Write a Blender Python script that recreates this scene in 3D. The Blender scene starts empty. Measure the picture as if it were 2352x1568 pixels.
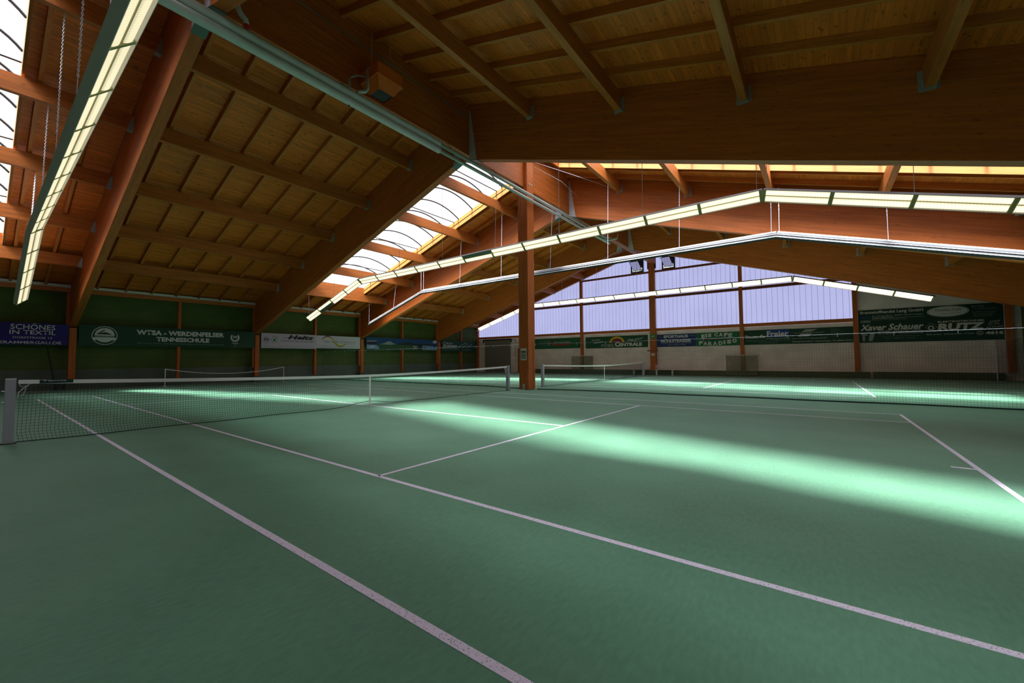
import bpy, math, random
from mathutils import Vector, Matrix
random.seed(7)
scene = bpy.context.scene
COL = scene.collection

# ------------------------------------------------------------------ camera
cam_data = bpy.data.cameras.new('camera')
cam = bpy.data.objects.new('camera', cam_data)
COL.objects.link(cam)
R_ = (0.797686, 0.603027, -0.007425)
U_ = (0.032828, -0.031124, 0.998976)
F_ = (-0.602179, 0.797113, 0.044624)
CAM = (10.28288, -6.824882, 1.273415)
cam.matrix_world = Matrix(((R_[0], U_[0], -F_[0], CAM[0]), (R_[1], U_[1], -F_[1], CAM[1]),
                           (R_[2], U_[2], -F_[2], CAM[2]), (0, 0, 0, 1)))
cam_data.sensor_width = 36.0
cam_data.lens = 929.739 / 2352 * 36
cam_data.clip_start = 0.05
cam_data.clip_end = 300
scene.camera = cam

# ------------------------------------------------------------------ world, sun, exposure
world = bpy.data.worlds.new('sky')
scene.world = world
world.use_nodes = True
wn = world.node_tree.nodes
wn['Background'].inputs[0].default_value = (0.80, 0.88, 1.0, 1)
wn['Background'].inputs[1].default_value = 1.6

sun_data = bpy.data.lights.new('sun', 'SUN')
sun_data.energy = 40.0
sun_data.angle = math.radians(8)
sun_data.color = (1.0, 0.97, 0.93)
sun = bpy.data.objects.new('sun', sun_data)
COL.objects.link(sun)
sun.rotation_euler = (math.radians(37), 0, 0)      # shines towards +Y and down
sun.location = (0, -30, 40)
scatter_sun_data = bpy.data.lights.new('added_skylight_scatter', 'SUN')      # added wide sun standing in for light scattered by the skylight sheets
scatter_sun_data.energy = 24.0
scatter_sun_data.angle = math.radians(44)
scatter_sun_data.color = (0.95, 0.98, 1.0)
scatter_sun = bpy.data.objects.new('added_skylight_scatter', scatter_sun_data)
COL.objects.link(scatter_sun)
scatter_sun.rotation_euler = (math.radians(37), 0, 0)
scatter_sun.location = (0, -28, 40)

vs = scene.view_settings
vs.view_transform = 'Standard'
vs.look = 'None'
vs.exposure = 0.3
vs.gamma = 1.0
vs.use_curve_mapping = False

# ------------------------------------------------------------------ material helpers
def new_mat(name):
    m = bpy.data.materials.new(name); m.use_nodes = True
    nt = m.node_tree
    return m, nt, nt.nodes['Principled BSDF']

def plain(name, rgb, rough=0.6, metal=0.0, noise=0.0, nscale=8.0, emit=None, es=0.0, bump=0.0):
    m, nt, b = new_mat(name)
    b.inputs['Base Color'].default_value = (*rgb, 1)
    b.inputs['Roughness'].default_value = rough
    b.inputs['Metallic'].default_value = metal
    if noise or bump:
        tc = nt.nodes.new('ShaderNodeTexCoord')
        nz = nt.nodes.new('ShaderNodeTexNoise'); nz.inputs['Scale'].default_value = nscale
        nz.inputs['Detail'].default_value = 4
        nt.links.new(tc.outputs['Object'], nz.inputs['Vector'])
        if noise:
            cr = nt.nodes.new('ShaderNodeValToRGB')
            cr.color_ramp.elements[0].position = 0.3; cr.color_ramp.elements[1].position = 0.7
            cr.color_ramp.elements[0].color = (*[c * (1 - noise) for c in rgb], 1)
            cr.color_ramp.elements[1].color = (*[min(1, c * (1 + noise)) for c in rgb], 1)
            nt.links.new(nz.outputs['Fac'], cr.inputs['Fac'])
            nt.links.new(cr.outputs['Color'], b.inputs['Base Color'])
        if bump:
            bp = nt.nodes.new('ShaderNodeBump'); bp.inputs['Strength'].default_value = bump
            nt.links.new(nz.outputs['Fac'], bp.inputs['Height'])
            nt.links.new(bp.outputs['Normal'], b.inputs['Normal'])
    if emit:
        b.inputs['Emission Color'].default_value = (*emit, 1)
        b.inputs['Emission Strength'].default_value = es
    return m

def wood(name, rgb, axis, fleck=0.5, grain=1.0, boards=None, fs=(27.0, 5.0)):
    """Oiled spruce. axis: grain direction 0/1/2. boards=(axis, width): seams between boards."""
    m, nt, b = new_mat(name)
    N, L = nt.nodes.new, nt.links.new
    tc = N('ShaderNodeTexCoord')
    src = tc.outputs['Object']
    if axis == 0:            # grain runs down the roof slope (0.312 fall per metre on both sides of the ridge)
        sp_ = N('ShaderNodeSeparateXYZ'); L(src, sp_.inputs[0])
        ab_ = N('ShaderNodeMath'); ab_.operation = 'ABSOLUTE'; L(sp_.outputs[0], ab_.inputs[0])
        ma_ = N('ShaderNodeMath'); ma_.operation = 'MULTIPLY_ADD'; ma_.inputs[1].default_value = 0.312
        L(ab_.outputs[0], ma_.inputs[0]); L(sp_.outputs[2], ma_.inputs[2])
        cb_ = N('ShaderNodeCombineXYZ'); L(sp_.outputs[0], cb_.inputs[0]); L(sp_.outputs[1], cb_.inputs[1]); L(ma_.outputs[0], cb_.inputs[2])
        src = cb_.outputs[0]
    mp = N('ShaderNodeMapping')
    sc = [9.0, 9.0, 9.0]; sc[axis] = 0.55
    mp.inputs['Scale'].default_value = sc
    L(src, mp.inputs['Vector'])
    n1 = N('ShaderNodeTexNoise'); n1.inputs['Scale'].default_value = 1.5 * grain; n1.inputs['Detail'].default_value = 6
    L(mp.outputs['Vector'], n1.inputs['Vector'])
    cr = N('ShaderNodeValToRGB')
    cr.color_ramp.elements[0].position = 0.32; cr.color_ramp.elements[1].position = 0.68
    cr.color_ramp.elements[0].color = (*[c * 0.80 for c in rgb], 1)
    cr.color_ramp.elements[1].color = (*[min(1, c * 1.16) for c in rgb], 1)
    L(n1.outputs['Fac'], cr.inputs['Fac'])
    # dark resin flecks, stretched along the grain
    mp2 = N('ShaderNodeMapping')
    s2 = [fs[0]] * 3; s2[axis] = fs[1]
    mp2.inputs['Scale'].default_value = s2
    L(src, mp2.inputs['Vector'])
    n2 = N('ShaderNodeTexNoise'); n2.inputs['Scale'].default_value = 1.0; n2.inputs['Detail'].default_value = 2
    L(mp2.outputs['Vector'], n2.inputs['Vector'])
    c2 = N('ShaderNodeValToRGB')
    c2.color_ramp.elements[0].position = 0.64; c2.color_ramp.elements[0].color = (0, 0, 0, 1)
    c2.color_ramp.elements[1].position = 0.68; c2.color_ramp.elements[1].color = (fleck, fleck, fleck, 1)
    L(n2.outputs['Fac'], c2.inputs['Fac'])
    mx = N('ShaderNodeMixRGB'); mx.blend_type = 'MIX'
    mx.inputs['Color2'].default_value = (*[c * 0.28 for c in rgb], 1)
    L(c2.outputs['Color'], mx.inputs['Fac']); L(cr.outputs['Color'], mx.inputs['Color1'])
    out = mx.outputs['Color']
    if boards:
        bax, bw = boards
        sx = N('ShaderNodeSeparateXYZ'); L(tc.outputs['Object'], sx.inputs[0])
        dv = N('ShaderNodeMath'); dv.operation = 'DIVIDE'; dv.inputs[1].default_value = bw
        L(sx.outputs[bax], dv.inputs[0])
        fr = N('ShaderNodeMath'); fr.operation = 'FRACT'; L(dv.outputs[0], fr.inputs[0])
        lt = N('ShaderNodeMath'); lt.operation = 'LESS_THAN'; lt.inputs[1].default_value = 0.09
        L(fr.outputs[0], lt.inputs[0])
        fl = N('ShaderNodeMath'); fl.operation = 'FLOOR'; L(dv.outputs[0], fl.inputs[0])
        wn_ = N('ShaderNodeTexWhiteNoise'); wn_.noise_dimensions = '1D'; L(fl.outputs[0], wn_.inputs['W'])
        mr = N('ShaderNodeMapRange'); mr.inputs['To Min'].default_value = 0.84; mr.inputs['To Max'].default_value = 1.1
        L(wn_.outputs['Value'], mr.inputs['Value'])
        mv = N('ShaderNodeMixRGB'); mv.blend_type = 'MULTIPLY'; mv.inputs['Fac'].default_value = 1
        L(out, mv.inputs['Color1']); L(mr.outputs[0], mv.inputs['Color2'])
        m3 = N('ShaderNodeMixRGB'); m3.inputs['Color2'].default_value = (*[c * 0.66 for c in rgb], 1)
        L(lt.outputs[0], m3.inputs['Fac']); L(mv.outputs['Color'], m3.inputs['Color1'])
        out = m3.outputs['Color']
    L(out, b.inputs['Base Color'])
    b.inputs['Roughness'].default_value = 0.55
    b.inputs['Specular IOR Level'].default_value = 0.35
    return m

GLU = (0.47, 0.118, 0.019)
M = {}
M['wx'] = wood('glulam_across', GLU, 0)
M['wy'] = wood('glulam_along', GLU, 1)
M['wz'] = wood('glulam_upright', GLU, 2)
M['purlin'] = wood('purlin_spruce', (0.50, 0.145, 0.028), 1)
M['batten'] = wood('batten_spruce', (0.54, 0.165, 0.028), 0, fleck=0.4)
M['trimmer'] = wood('trimmer_spruce', (0.27, 0.098, 0.014), 0, fleck=0.35)
M['deck'] = wood('deck_boards', (0.72, 0.172, 0.020), 1, fleck=0.7, boards=(0, 0.121), fs=(13.0, 6.0))
M['darkwood'] = wood('stained_rail', (0.24, 0.055, 0.02), 0, fleck=0.2)
M['steel'] = plain('galvanised_steel', (0.42, 0.46, 0.48), 0.45, 0.6, noise=0.15, nscale=20)
M['steel_white'] = plain('zinc_plate', (0.55, 0.56, 0.62), 0.5, 0.3, noise=0.08, nscale=20)
M['pipe'] = plain('pipe_lagging', (0.46, 0.52, 0.50), 0.5, noise=0.05, nscale=6)
M['pipe_thin'] = plain('grey_paint_pipe', (0.45, 0.50, 0.50), 0.35, 0.2)
M['red'] = plain('red_valve', (0.5, 0.02, 0.02), 0.5)
M['orange'] = plain('heater_paint', (0.70, 0.135, 0.008), 0.5, noise=0.04)
M['black'] = plain('black_paint', (0.012, 0.012, 0.014), 0.6)
M['white'] = plain('white_lettering', (0.70, 0.70, 0.72), 0.7)
M['white_paint'] = plain('white_paint', (0.68, 0.68, 0.70), 0.6)
M['paper'] = plain('paper', (0.62, 0.63, 0.60), 0.8)
M['housing_shaded'] = plain('shaded_lamp_back', (0.055, 0.06, 0.07), 0.5, 0.0)  # shade put into the colour: lamp back kept dark as if out of direct sun
M['housing'] = plain('lamp_housing', (0.66, 0.66, 0.66), 0.45, 0.1)
M['housing_edge'] = plain('lamp_housing_edge', (0.80, 0.80, 0.82), 0.4)
M['lamp_off'] = plain('unlit_diffuser', (0.20, 0.24, 0.20), 0.4)
M['divider'] = plain('lamp_end_clip', (0.46, 0.46, 0.22), 0.6)
M['chain'] = plain('zinc_chain', (0.60, 0.57, 0.66), 0.5, 0.2)
M['post'] = plain('lilac_grey_aluminium', (0.46, 0.46, 0.56), 0.45, 0.3)
M['post_bright'] = plain('grey_aluminium', (0.52, 0.54, 0.60), 0.4, 0.3)
M['tape'] = plain('white_tape', (0.86, 0.86, 0.88), 0.8)
M['netting'] = plain('dark_green_twine', (0.004, 0.030, 0.026), 0.8)
M['netting_teal'] = plain('teal_twine', (0.008, 0.075, 0.062), 0.8)
M['rope_green'] = plain('green_rope', (0.006, 0.04, 0.04), 0.8)
def marking_mat():
    m = plain('white_line_carpet', (0.86, 0.79, 1.0), 0.95)
    nt = m.node_tree; N, L = nt.nodes.new, nt.links.new; b = nt.nodes['Principled BSDF']
    tc = N('ShaderNodeTexCoord'); nz = N('ShaderNodeTexNoise'); nz.inputs['Scale'].default_value = 130; nz.inputs['Detail'].default_value = 5
    L(tc.outputs['Object'], nz.inputs['Vector'])
    cr = N('ShaderNodeValToRGB'); e = cr.color_ramp.elements
    e[0].position = .34; e[0].color = (.16, .26, .20, 1); e[1].position = .42; e[1].color = (0.86, 0.79, 1.0, 1)
    L(nz.outputs['Fac'], cr.inputs['Fac']); L(cr.outputs['Color'], b.inputs['Base Color'])
    return m
M['marking'] = marking_mat()
M['bench'] = plain('bench_slats', (0.88, 0.78, 0.88), 0.6)
M['bench_leg'] = plain('bench_legs', (0.66, 0.66, 0.66), 0.6)
M['masonry'] = None
M['teal_box'] = plain('perforated_steel', (0.10, 0.15, 0.14), 0.5, 0.3)

# carpet
m, nt, b = new_mat('green_carpet')
N, L = nt.nodes.new, nt.links.new
tc = N('ShaderNodeTexCoord')
n1 = N('ShaderNodeTexNoise'); n1.inputs['Scale'].default_value = 38; n1.inputs['Detail'].default_value = 6
n2 = N('ShaderNodeTexNoise'); n2.inputs['Scale'].default_value = 1.1; n2.inputs['Detail'].default_value = 4
n3 = N('ShaderNodeTexNoise'); n3.inputs['Scale'].default_value = 240; n3.inputs['Detail'].default_value = 3
mpc = N('ShaderNodeMapping'); mpc.inputs['Scale'].default_value = (1, 0.35, 1)
L(tc.outputs['Object'], mpc.inputs['Vector'])
L(mpc.outputs['Vector'], n1.inputs['Vector'])
for n in (n2, n3): L(tc.outputs['Object'], n.inputs['Vector'])
ad = N('ShaderNodeMath'); ad.operation = 'ADD'; L(n1.outputs['Fac'], ad.inputs[0]); L(n2.outputs['Fac'], ad.inputs[1])
ad2 = N('ShaderNodeMath'); ad2.operation = 'MULTIPLY_ADD'; ad2.inputs[1].default_value = 0.8
L(n3.outputs['Fac'], ad2.inputs[0]); L(ad.outputs[0], ad2.inputs[2])
cr = N('ShaderNodeValToRGB')
cr.color_ramp.elements[0].position = 0.0; cr.color_ramp.elements[1].position = 1.0
mr = N('ShaderNodeMapRange'); mr.inputs['From Min'].default_value = 0.95; mr.inputs['From Max'].default_value = 1.85
L(ad2.outputs[0], mr.inputs['Value']); L(mr.outputs[0], cr.inputs['Fac'])
cr.color_ramp.elements[0].color = (0.078, 0.232, 0.144, 1)
cr.color_ramp.elements[1].color = (0.132, 0.335, 0.220, 1)
L(cr.outputs['Color'], b.inputs['Base Color'])
b.inputs['Roughness'].default_value = 0.6
b.inputs['Specular IOR Level'].default_value = 0.35
b.inputs['Sheen Weight'].default_value = 0.12
b.inputs['Sheen Roughness'].default_value = 0.5
bp = N('ShaderNodeBump'); bp.inputs['Strength'].default_value = 0.25; bp.inputs['Distance'].default_value = 0.004
L(n3.outputs['Fac'], bp.inputs['Height']); L(bp.outputs['Normal'], b.inputs['Normal'])
M['carpet'] = m

def seamed(name, rgb, seam_axis, pitch, seam=0.02, dark=0.55, second=None, noise=0.12):
    """A wall of boards or blocks: seams every PITCH metres along SEAM_AXIS."""
    m, nt, b = new_mat(name)
    N, L = nt.nodes.new, nt.links.new
    tc = N('ShaderNodeTexCoord'); sx = N('ShaderNodeSeparateXYZ'); L(tc.outputs['Object'], sx.inputs[0])
    nz = N('ShaderNodeTexNoise'); nz.inputs['Scale'].default_value = 1.3; nz.inputs['Detail'].default_value = 5
    L(tc.outputs['Object'], nz.inputs['Vector'])
    cr = N('ShaderNodeValToRGB'); cr.color_ramp.elements[0].position = 0.3; cr.color_ramp.elements[1].position = 0.7
    cr.color_ramp.elements[0].color = (*[c * (1 - noise) for c in rgb], 1)
    cr.color_ramp.elements[1].color = (*[c * (1 + noise) for c in rgb], 1)
    L(nz.outputs['Fac'], cr.inputs['Fac'])
    out = cr.outputs['Color']
    for ax, pt in [(seam_axis, pitch)] + ([second] if second else []):
        dv = N('ShaderNodeMath'); dv.operation = 'DIVIDE'; dv.inputs[1].default_value = pt; L(sx.outputs[ax], dv.inputs[0])
        fr = N('ShaderNodeMath'); fr.operation = 'FRACT'; L(dv.outputs[0], fr.inputs[0])
        lt = N('ShaderNodeMath'); lt.operation = 'LESS_THAN'; lt.inputs[1].default_value = seam / pt; L(fr.outputs[0], lt.inputs[0])
        mx = N('ShaderNodeMixRGB'); mx.inputs['Color2'].default_value = (*[c * dark for c in rgb], 1)
        L(lt.outputs[0], mx.inputs['Fac']); L(out, mx.inputs['Color1']); out = mx.outputs['Color']
    L(out, b.inputs['Base Color']); b.inputs['Roughness'].default_value = 0.8
    return m
M['green_wall'] = seamed('green_wall_boards', (0.085, 0.130, 0.030), 2, 0.50, 0.018, 0.6)
M['green_base'] = seamed('grey_green_wall_base', (0.110, 0.150, 0.130), 1, 1.0, 0.012, 0.7)
M['blocks'] = seamed('beige_wall_blocks', (0.86, 0.75, 0.78), 2, 0.59, 0.016, 0.78)
M['gate'] = plain('grey_gate', (0.22, 0.19, 0.17), 0.7, noise=0.06)
M['plinth'] = plain('grey_green_plinth', (0.095, 0.115, 0.085), 0.8, noise=0.1)

def glowing(name, rgb, strength, transp, tcol=(1, 1, 1), stripes=None, line=0.06, dark=0.35):
    """Daylight-lit translucent sheet: glows evenly and lets part of the light straight through."""
    m = bpy.data.materials.new(name); m.use_nodes = True
    nt = m.node_tree; nt.nodes.clear(); N, L = nt.nodes.new, nt.links.new
    out = N('ShaderNodeOutputMaterial')
    em = N('ShaderNodeEmission'); em.inputs['Color'].default_value = (*rgb, 1); em.inputs['Strength'].default_value = strength
    tr = N('ShaderNodeBsdfTransparent'); tr.inputs['Color'].default_value = (*tcol, 1)
    mx = N('ShaderNodeMixShader'); mx.inputs['Fac'].default_value = transp
    L(em.outputs[0], mx.inputs[1]); L(tr.outputs[0], mx.inputs[2]); L(mx.outputs[0], out.inputs['Surface'])
    if stripes:
        ax, pitch = stripes
        tc = N('ShaderNodeTexCoord'); sx = N('ShaderNodeSeparateXYZ'); L(tc.outputs['Object'], sx.inputs[0])
        dv = N('ShaderNodeMath'); dv.operation = 'DIVIDE'; dv.inputs[1].default_value = pitch; L(sx.outputs[ax], dv.inputs[0])
        fr = N('ShaderNodeMath'); fr.operation = 'FRACT'; L(dv.outputs[0], fr.inputs[0])
        lt = N('ShaderNodeMath'); lt.operation = 'LESS_THAN'; lt.inputs[1].default_value = line; L(fr.outputs[0], lt.inputs[0])
        nz = N('ShaderNodeTexNoise'); nz.inputs['Scale'].default_value = 0.6; L(tc.outputs['Object'], nz.inputs['Vector'])
        cr = N('ShaderNodeValToRGB')
        cr.color_ramp.elements[0].color = (*[c * 0.9 for c in rgb], 1); cr.color_ramp.elements[1].color = (*[c * 1.1 for c in rgb], 1)
        L(nz.outputs['Fac'], cr.inputs['Fac'])
        mc = N('ShaderNodeMixRGB'); L(cr.outputs['Color'], mc.inputs['Color1']); mc.inputs['Color2'].default_value = (*[c * dark for c in rgb], 1)
        L(lt.outputs[0], mc.inputs['Fac']); L(mc.outputs['Color'], em.inputs['Color'])
    return m
M['dome'] = glowing('milky_skylight_sheet', (0.96, 0.97, 1.0), 2.7, 0.40)
M['gable_panel'] = glowing('ribbed_translucent_sheet', (0.59, 0.61, 1.0), 0.66, 0.0, stripes=(0, 0.305), line=0.07, dark=0.45)
def tube_mat(k=0.88):
    m = glowing('lit_tube_diffuser', (1.0, 0.89, 0.58), 1.0, 0.0, stripes=(0, 0.052), line=0.25, dark=0.80)
    nt = m.node_tree; N, L = nt.nodes.new, nt.links.new
    uv = N('ShaderNodeUVMap'); uv.uv_map = 'across'; sx = N('ShaderNodeSeparateXYZ'); L(uv.outputs[0], sx.inputs[0])
    cr = N('ShaderNodeValToRGB'); el = cr.color_ramp.elements
    el[0].position = 0.0; el[0].color = (.50, .50, .50, 1); el[1].position = 1.0; el[1].color = (.50, .50, .50, 1)
    for p, c in ((.28, 1.0), (.5, 1.25 / 1.25), (.72, 1.0)):
        e = el.new(p); e.color = (c, c, c, 1)
    L(sx.outputs[0], cr.inputs['Fac'])
    mu = N('ShaderNodeMath'); mu.operation = 'MULTIPLY'; mu.inputs[1].default_value = k; L(cr.outputs['Color'], mu.inputs[0])
    em = [n for n in nt.nodes if n.type == 'EMISSION'][0]; L(mu.outputs[0], em.inputs['Strength'])
    return m
M['tube'] = tube_mat()
M['tube_mid'] = tube_mat(1.3)
M['tube_bright'] = tube_mat(4.0)
M['tube_strong'] = tube_mat(7.0)
M['housing_white'] = plain('lamp_housing_white', (0.90, 0.88, 0.86), 0.5)
M['housing_grey'] = plain('lamp_housing_grey', (0.30, 0.30, 0.32), 0.45, 0.1)

# ------------------------------------------------------------------ mesh helpers
class MB:
    def __init__(s): s.v, s.f = [], []
    def box(s, x0, x1, y0, y1, z0, z1):
        return s.hexa([(x0, y0, z0), (x1, y0, z0), (x1, y1, z0), (x0, y1, z0), (x0, y0, z1), (x1, y0, z1), (x1, y1, z1), (x0, y1, z1)])
    def hexa(s, p):
        n = len(s.v); s.v += [tuple(q) for q in p]
        s.f += [(n, n+3, n+2, n+1), (n+4, n+5, n+6, n+7), (n, n+1, n+5, n+4), (n+1, n+2, n+6, n+5), (n+2, n+3, n+7, n+6), (n+3, n, n+4, n+7)]
        return s
    def prism(s, poly, fn, d0, d1):
        """poly: 2D points counter-clockwise; fn(a,b,d)->xyz; extruded from d0 to d1."""
        n = len(s.v); k = len(poly)
        s.v += [fn(a, b, d0) for a, b in poly] + [fn(a, b, d1) for a, b in poly]
        s.f.append(tuple(n + i for i in reversed(range(k)))); s.f.append(tuple(n + k + i for i in range(k)))
        for i in range(k):
            j = (i + 1) % k
            s.f.append((n + i, n + j, n + k + j, n + k + i))
        return s
    def tube(s, pts, r, seg=8, closed=False, caps=True):
        pts = [Vector(p) for p in pts]; n0 = len(s.v); m = len(pts)
        prev = None
        for i, p in enumerate(pts):
            a = pts[(i - 1) % m] if (closed or i > 0) else p
            c = pts[(i + 1) % m] if (closed or i < m - 1) else p
            t = (c - a).normalized()
            if prev is None:
                up = Vector((0, 0, 1)) if abs(t.z) < 0.9 else Vector((1, 0, 0))
                u = t.cross(up).normalized()
            else:
                u = (prev - t * prev.dot(t)).normalized()
            prev = u; w = t.cross(u)
            rr = r[i] if isinstance(r, (list, tuple)) else r
            for k in range(seg):
                an = 2 * math.pi * k / seg
                s.v.append(tuple(p + (u * math.cos(an) + w * math.sin(an)) * rr))
        for i in range(m if closed else m - 1):
            a0 = n0 + i * seg; b0 = n0 + ((i + 1) % m) * seg
            for k in range(seg):
                k2 = (k + 1) % seg
                s.f.append((a0 + k, b0 + k, b0 + k2, a0 + k2))
        if caps and not closed:
            s.f.append(tuple(n0 + k for k in range(seg))); s.f.append(tuple(n0 + (m - 1) * seg + k for k in reversed(range(seg))))
        return s
    def strip(s, a, b, w):
        """flat thin quad bar from a to b, half-width vector w, as two crossed quads."""
        a, b = Vector(a), Vector(b)
        for v in w:
            v = Vector(v); n = len(s.v)
            s.v += [tuple(a - v), tuple(b - v), tuple(b + v), tuple(a + v)]
            s.f.append((n, n+1, n+2, n+3))
        return s
    def build(s, name, mat, parent=None, smooth=False):
        me = bpy.data.meshes.new(name); me.from_pydata(s.v, [], s.f); me.update()
        if smooth:
            for p in me.polygons: p.use_smooth = True
        me.materials.append(mat)
        o = bpy.data.objects.new(name, me); COL.objects.link(o)
        if parent: o.parent = parent
        return o

def tag(o, label=None, cat=None, group=None, kind=None):
    if label: o['label'] = label
    if cat: o['category'] = cat
    if group: o['group'] = group
    if kind: o['kind'] = kind
    return o
def empty(name, loc=(0, 0, 0)):
    o = bpy.data.objects.new(name, None); COL.objects.link(o); o.empty_display_size = 0.2
    return o          # parts carry world coordinates, so the Empty stays unmoved unless placed afterwards
def place_empty(o, loc):
    """Put the Empty at the thing's base without moving its parts."""
    o.location = loc
    inv = Matrix.Translation(-Vector(loc))
    for c in o.children: c.matrix_parent_inverse = inv
    return o

def text_mesh(txt, bold=0.0):
    cu = bpy.data.curves.new('lettering', 'FONT'); cu.body = txt; cu.size = 1.0; cu.offset = bold; cu.resolution_u = 2
    ob = bpy.data.objects.new('lettering', cu); COL.objects.link(ob)
    dg = bpy.context.evaluated_depsgraph_get()
    me = bpy.data.meshes.new_from_object(ob.evaluated_get(dg))
    bpy.data.objects.remove(ob); bpy.data.curves.remove(cu)
    return me

class Face:
    """A flat surface to letter on: origin o, right vector u, up vector v, outward normal n."""
    def __init__(s, o, u, v, n): s.o, s.u, s.v, s.n = Vector(o), Vector(u), Vector(v), Vector(n)
    def p(s, a, b, d=0): return tuple(s.o + s.u * a + s.v * b + s.n * d)
    def text(s, txt, a0, b0, a1, b1, mat, parent, bold=0.0, slant=0.0, rise=0.0, d=0.004, name='lettering'):
        me = text_mesh(txt, bold)
        xs = [v.co.x for v in me.vertices]; ys = [v.co.y for v in me.vertices]
        x0, x1, y0, y1 = min(xs), max(xs), min(ys), max(ys)
        for v in me.vertices:
            fa = (v.co.x - x0) / (x1 - x0); fb = (v.co.y - y0) / (y1 - y0)
            a = a0 + (a1 - a0) * fa + slant * fb * (b1 - b0); b = b0 + (b1 - b0) * fb + rise * fa
            v.co = Vector(s.p(a, b, d))
        me.materials.append(mat)
        o = bpy.data.objects.new(name, me); COL.objects.link(o); o.parent = parent
        return o
    def poly(s, pts, mat, parent, name, d=0.003, th=0.002):
        ar = sum(pts[i][0] * pts[(i+1) % len(pts)][1] - pts[(i+1) % len(pts)][0] * pts[i][1] for i in range(len(pts)))
        if ar < 0: pts = pts[::-1]
        return MB().prism(pts, lambda a, b, q: s.p(a, b, q), d - th, d).build(name, mat, parent)
    def disc(s, ca, cb, ra, rb, mat, parent, name, d=0.003, seg=32):
        return s.poly([(ca + ra * math.cos(2*math.pi*k/seg), cb + rb * math.sin(2*math.pi*k/seg)) for k in range(seg)], mat, parent, name, d)
    def ring(s, ca, cb, ra, rb, w, mat, parent, name, d=0.003, seg=40, a0=0.0, a1=2*math.pi):
        mb = MB(); 
        for k in range(seg):
            t0, t1 = a0 + (a1-a0)*k/seg, a0 + (a1-a0)*(k+1)/seg
            q = [(ca + (ra-w)*math.cos(t0), cb + (rb-w)*math.sin(t0)), (ca + ra*math.cos(t0), cb + rb*math.sin(t0)),
                 (ca + ra*math.cos(t1), cb + rb*math.sin(t1)), (ca + (ra-w)*math.cos(t1), cb + (rb-w)*math.sin(t1))]
            n = len(mb.v); mb.v += [s.p(a, b, d) for a, b in q]; mb.f.append((n, n+1, n+2, n+3))
        return mb.build(name, mat, parent)

def flat(name, rgb, rough=0.7): return plain(name, rgb, rough)

# ------------------------------------------------------------------ hall dimensions
SL = 0.312                       # roof slope
ZB = 10.52                       # underside of battens at the ridge line
Y_FRONT, Y_BACK = -20.2, 25.2
XW = 18.6
def zb(x): return ZB - SL * abs(x)
def zd(x): return zb(x) + 0.20    # underside of the deck
FR = [(-12.2, -11.95), (-4.2, -3.95), (3.75, 4.0), (11.15, 11.4), (19.2, 19.45)]
SKY = [(-7.75, -6.35), (5.92, 9.33)]          # skylight openings
SX0 = 0.9
def SX1(s): return 15.0 + s * 0.1 - 0.085

# ------------------------------------------------------------------ floor and court markings
fl = MB().box(-XW, XW, Y_FRONT, Y_BACK, -0.12, 0).build('floor', M['carpet'])
tag(fl, kind='structure')
def mark(name, x0, x1, y0, y1): MB().box(x0, x1, y0, y1, 0.0, 0.0025).build(name, M['marking'], fl)
def court(cy, sgn_dims):
    D, S, sv1, sv2, b1, b2 = sgn_dims
    w = 0.025
    mark('doubles_sideline', -b2, b1, cy - D - w, cy - D + w)
    mark('doubles_sideline', -b2, b1, cy + D - w, cy + D + w)
    mark('singles_sideline', -b2, b1, cy - S - w, cy - S + w)
    mark('singles_sideline', -b2, b1, cy + S - w, cy + S + w)
    mark('baseline', b1 - w, b1 + w, cy - D - w, cy + D + w)
    mark('baseline', -b2 - w, -b2 + w, cy - D - w, cy + D + w)
    mark('service_line', sv1 - w, sv1 + w, cy - S, cy + S)
    mark('service_line', -sv2 - w, -sv2 + w, cy - S, cy + S)
    mark('centre_service_line', -sv2, sv1, cy - w, cy + w)
    mark('centre_mark', b1 - 0.22, b1 - w, cy - w, cy + w)
    mark('centre_mark', -b2 + w, -b2 + 0.22, cy - w, cy + w)
DIM = (5.485, 4.108, 6.3675, 6.2965, 11.684, 11.834)
court(0.0, DIM)
court(15.9, DIM)

# ------------------------------------------------------------------ walls
def wall(name, mbox, mat): 
    return tag(MB().box(*mbox).build(name, mat), kind='structure')
for nm, x0, x1 in (('wall_left', -XW - 0.25, -XW), ('wall_right', XW, XW + 0.25)):
    w = wall(nm, (x0, x1, Y_FRONT, Y_BACK, 0.95, 5.3), M['green_wall'])
    wb = MB().box(x0, x1, Y_FRONT, Y_BACK, -0.1, 0.95).build('wall_base', M['green_base'], w)
def gable_prism(mb, y0, y1, x0, x1, z0, ztop):
    """wall piece following the roof between x0 and x1"""
    xs = [x0] + ([0.0] if x0 < 0 < x1 else []) + [x1]
    poly = [(x0, z0), (x1, z0)] + [(x, ztop(x)) for x in reversed(xs)]
    return mb.prism(poly, lambda a, b, d: (a, -d, b), -y1, -y0)
wf = tag(gable_prism(MB(), Y_FRONT - 0.25, Y_FRONT, -XW, XW, -0.1, lambda x: zd(x) + 0.02).build('wall_front', M['blocks']), kind='structure')
wb = MB().box(-XW, XW, Y_BACK, Y_BACK + 0.25, -0.1, 3.4)
gable_prism(wb, Y_BACK, Y_BACK + 0.25, 12.2, XW, 3.4, lambda x: zd(x) + 0.02)
wall_back = tag(wb.build('wall_back', M['blocks']), kind='structure')
# plinth with small steps below the posts
pl = MB().box(-12.2, 12.7, Y_BACK - 0.30, Y_BACK - 0.002, 0, 0.38)
pl.box(12.85, 17.9, Y_BACK - 0.24, Y_BACK - 0.002, 0, 0.40)
tag(pl.build('baseboard_back', M['plinth']), kind='structure')
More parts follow.
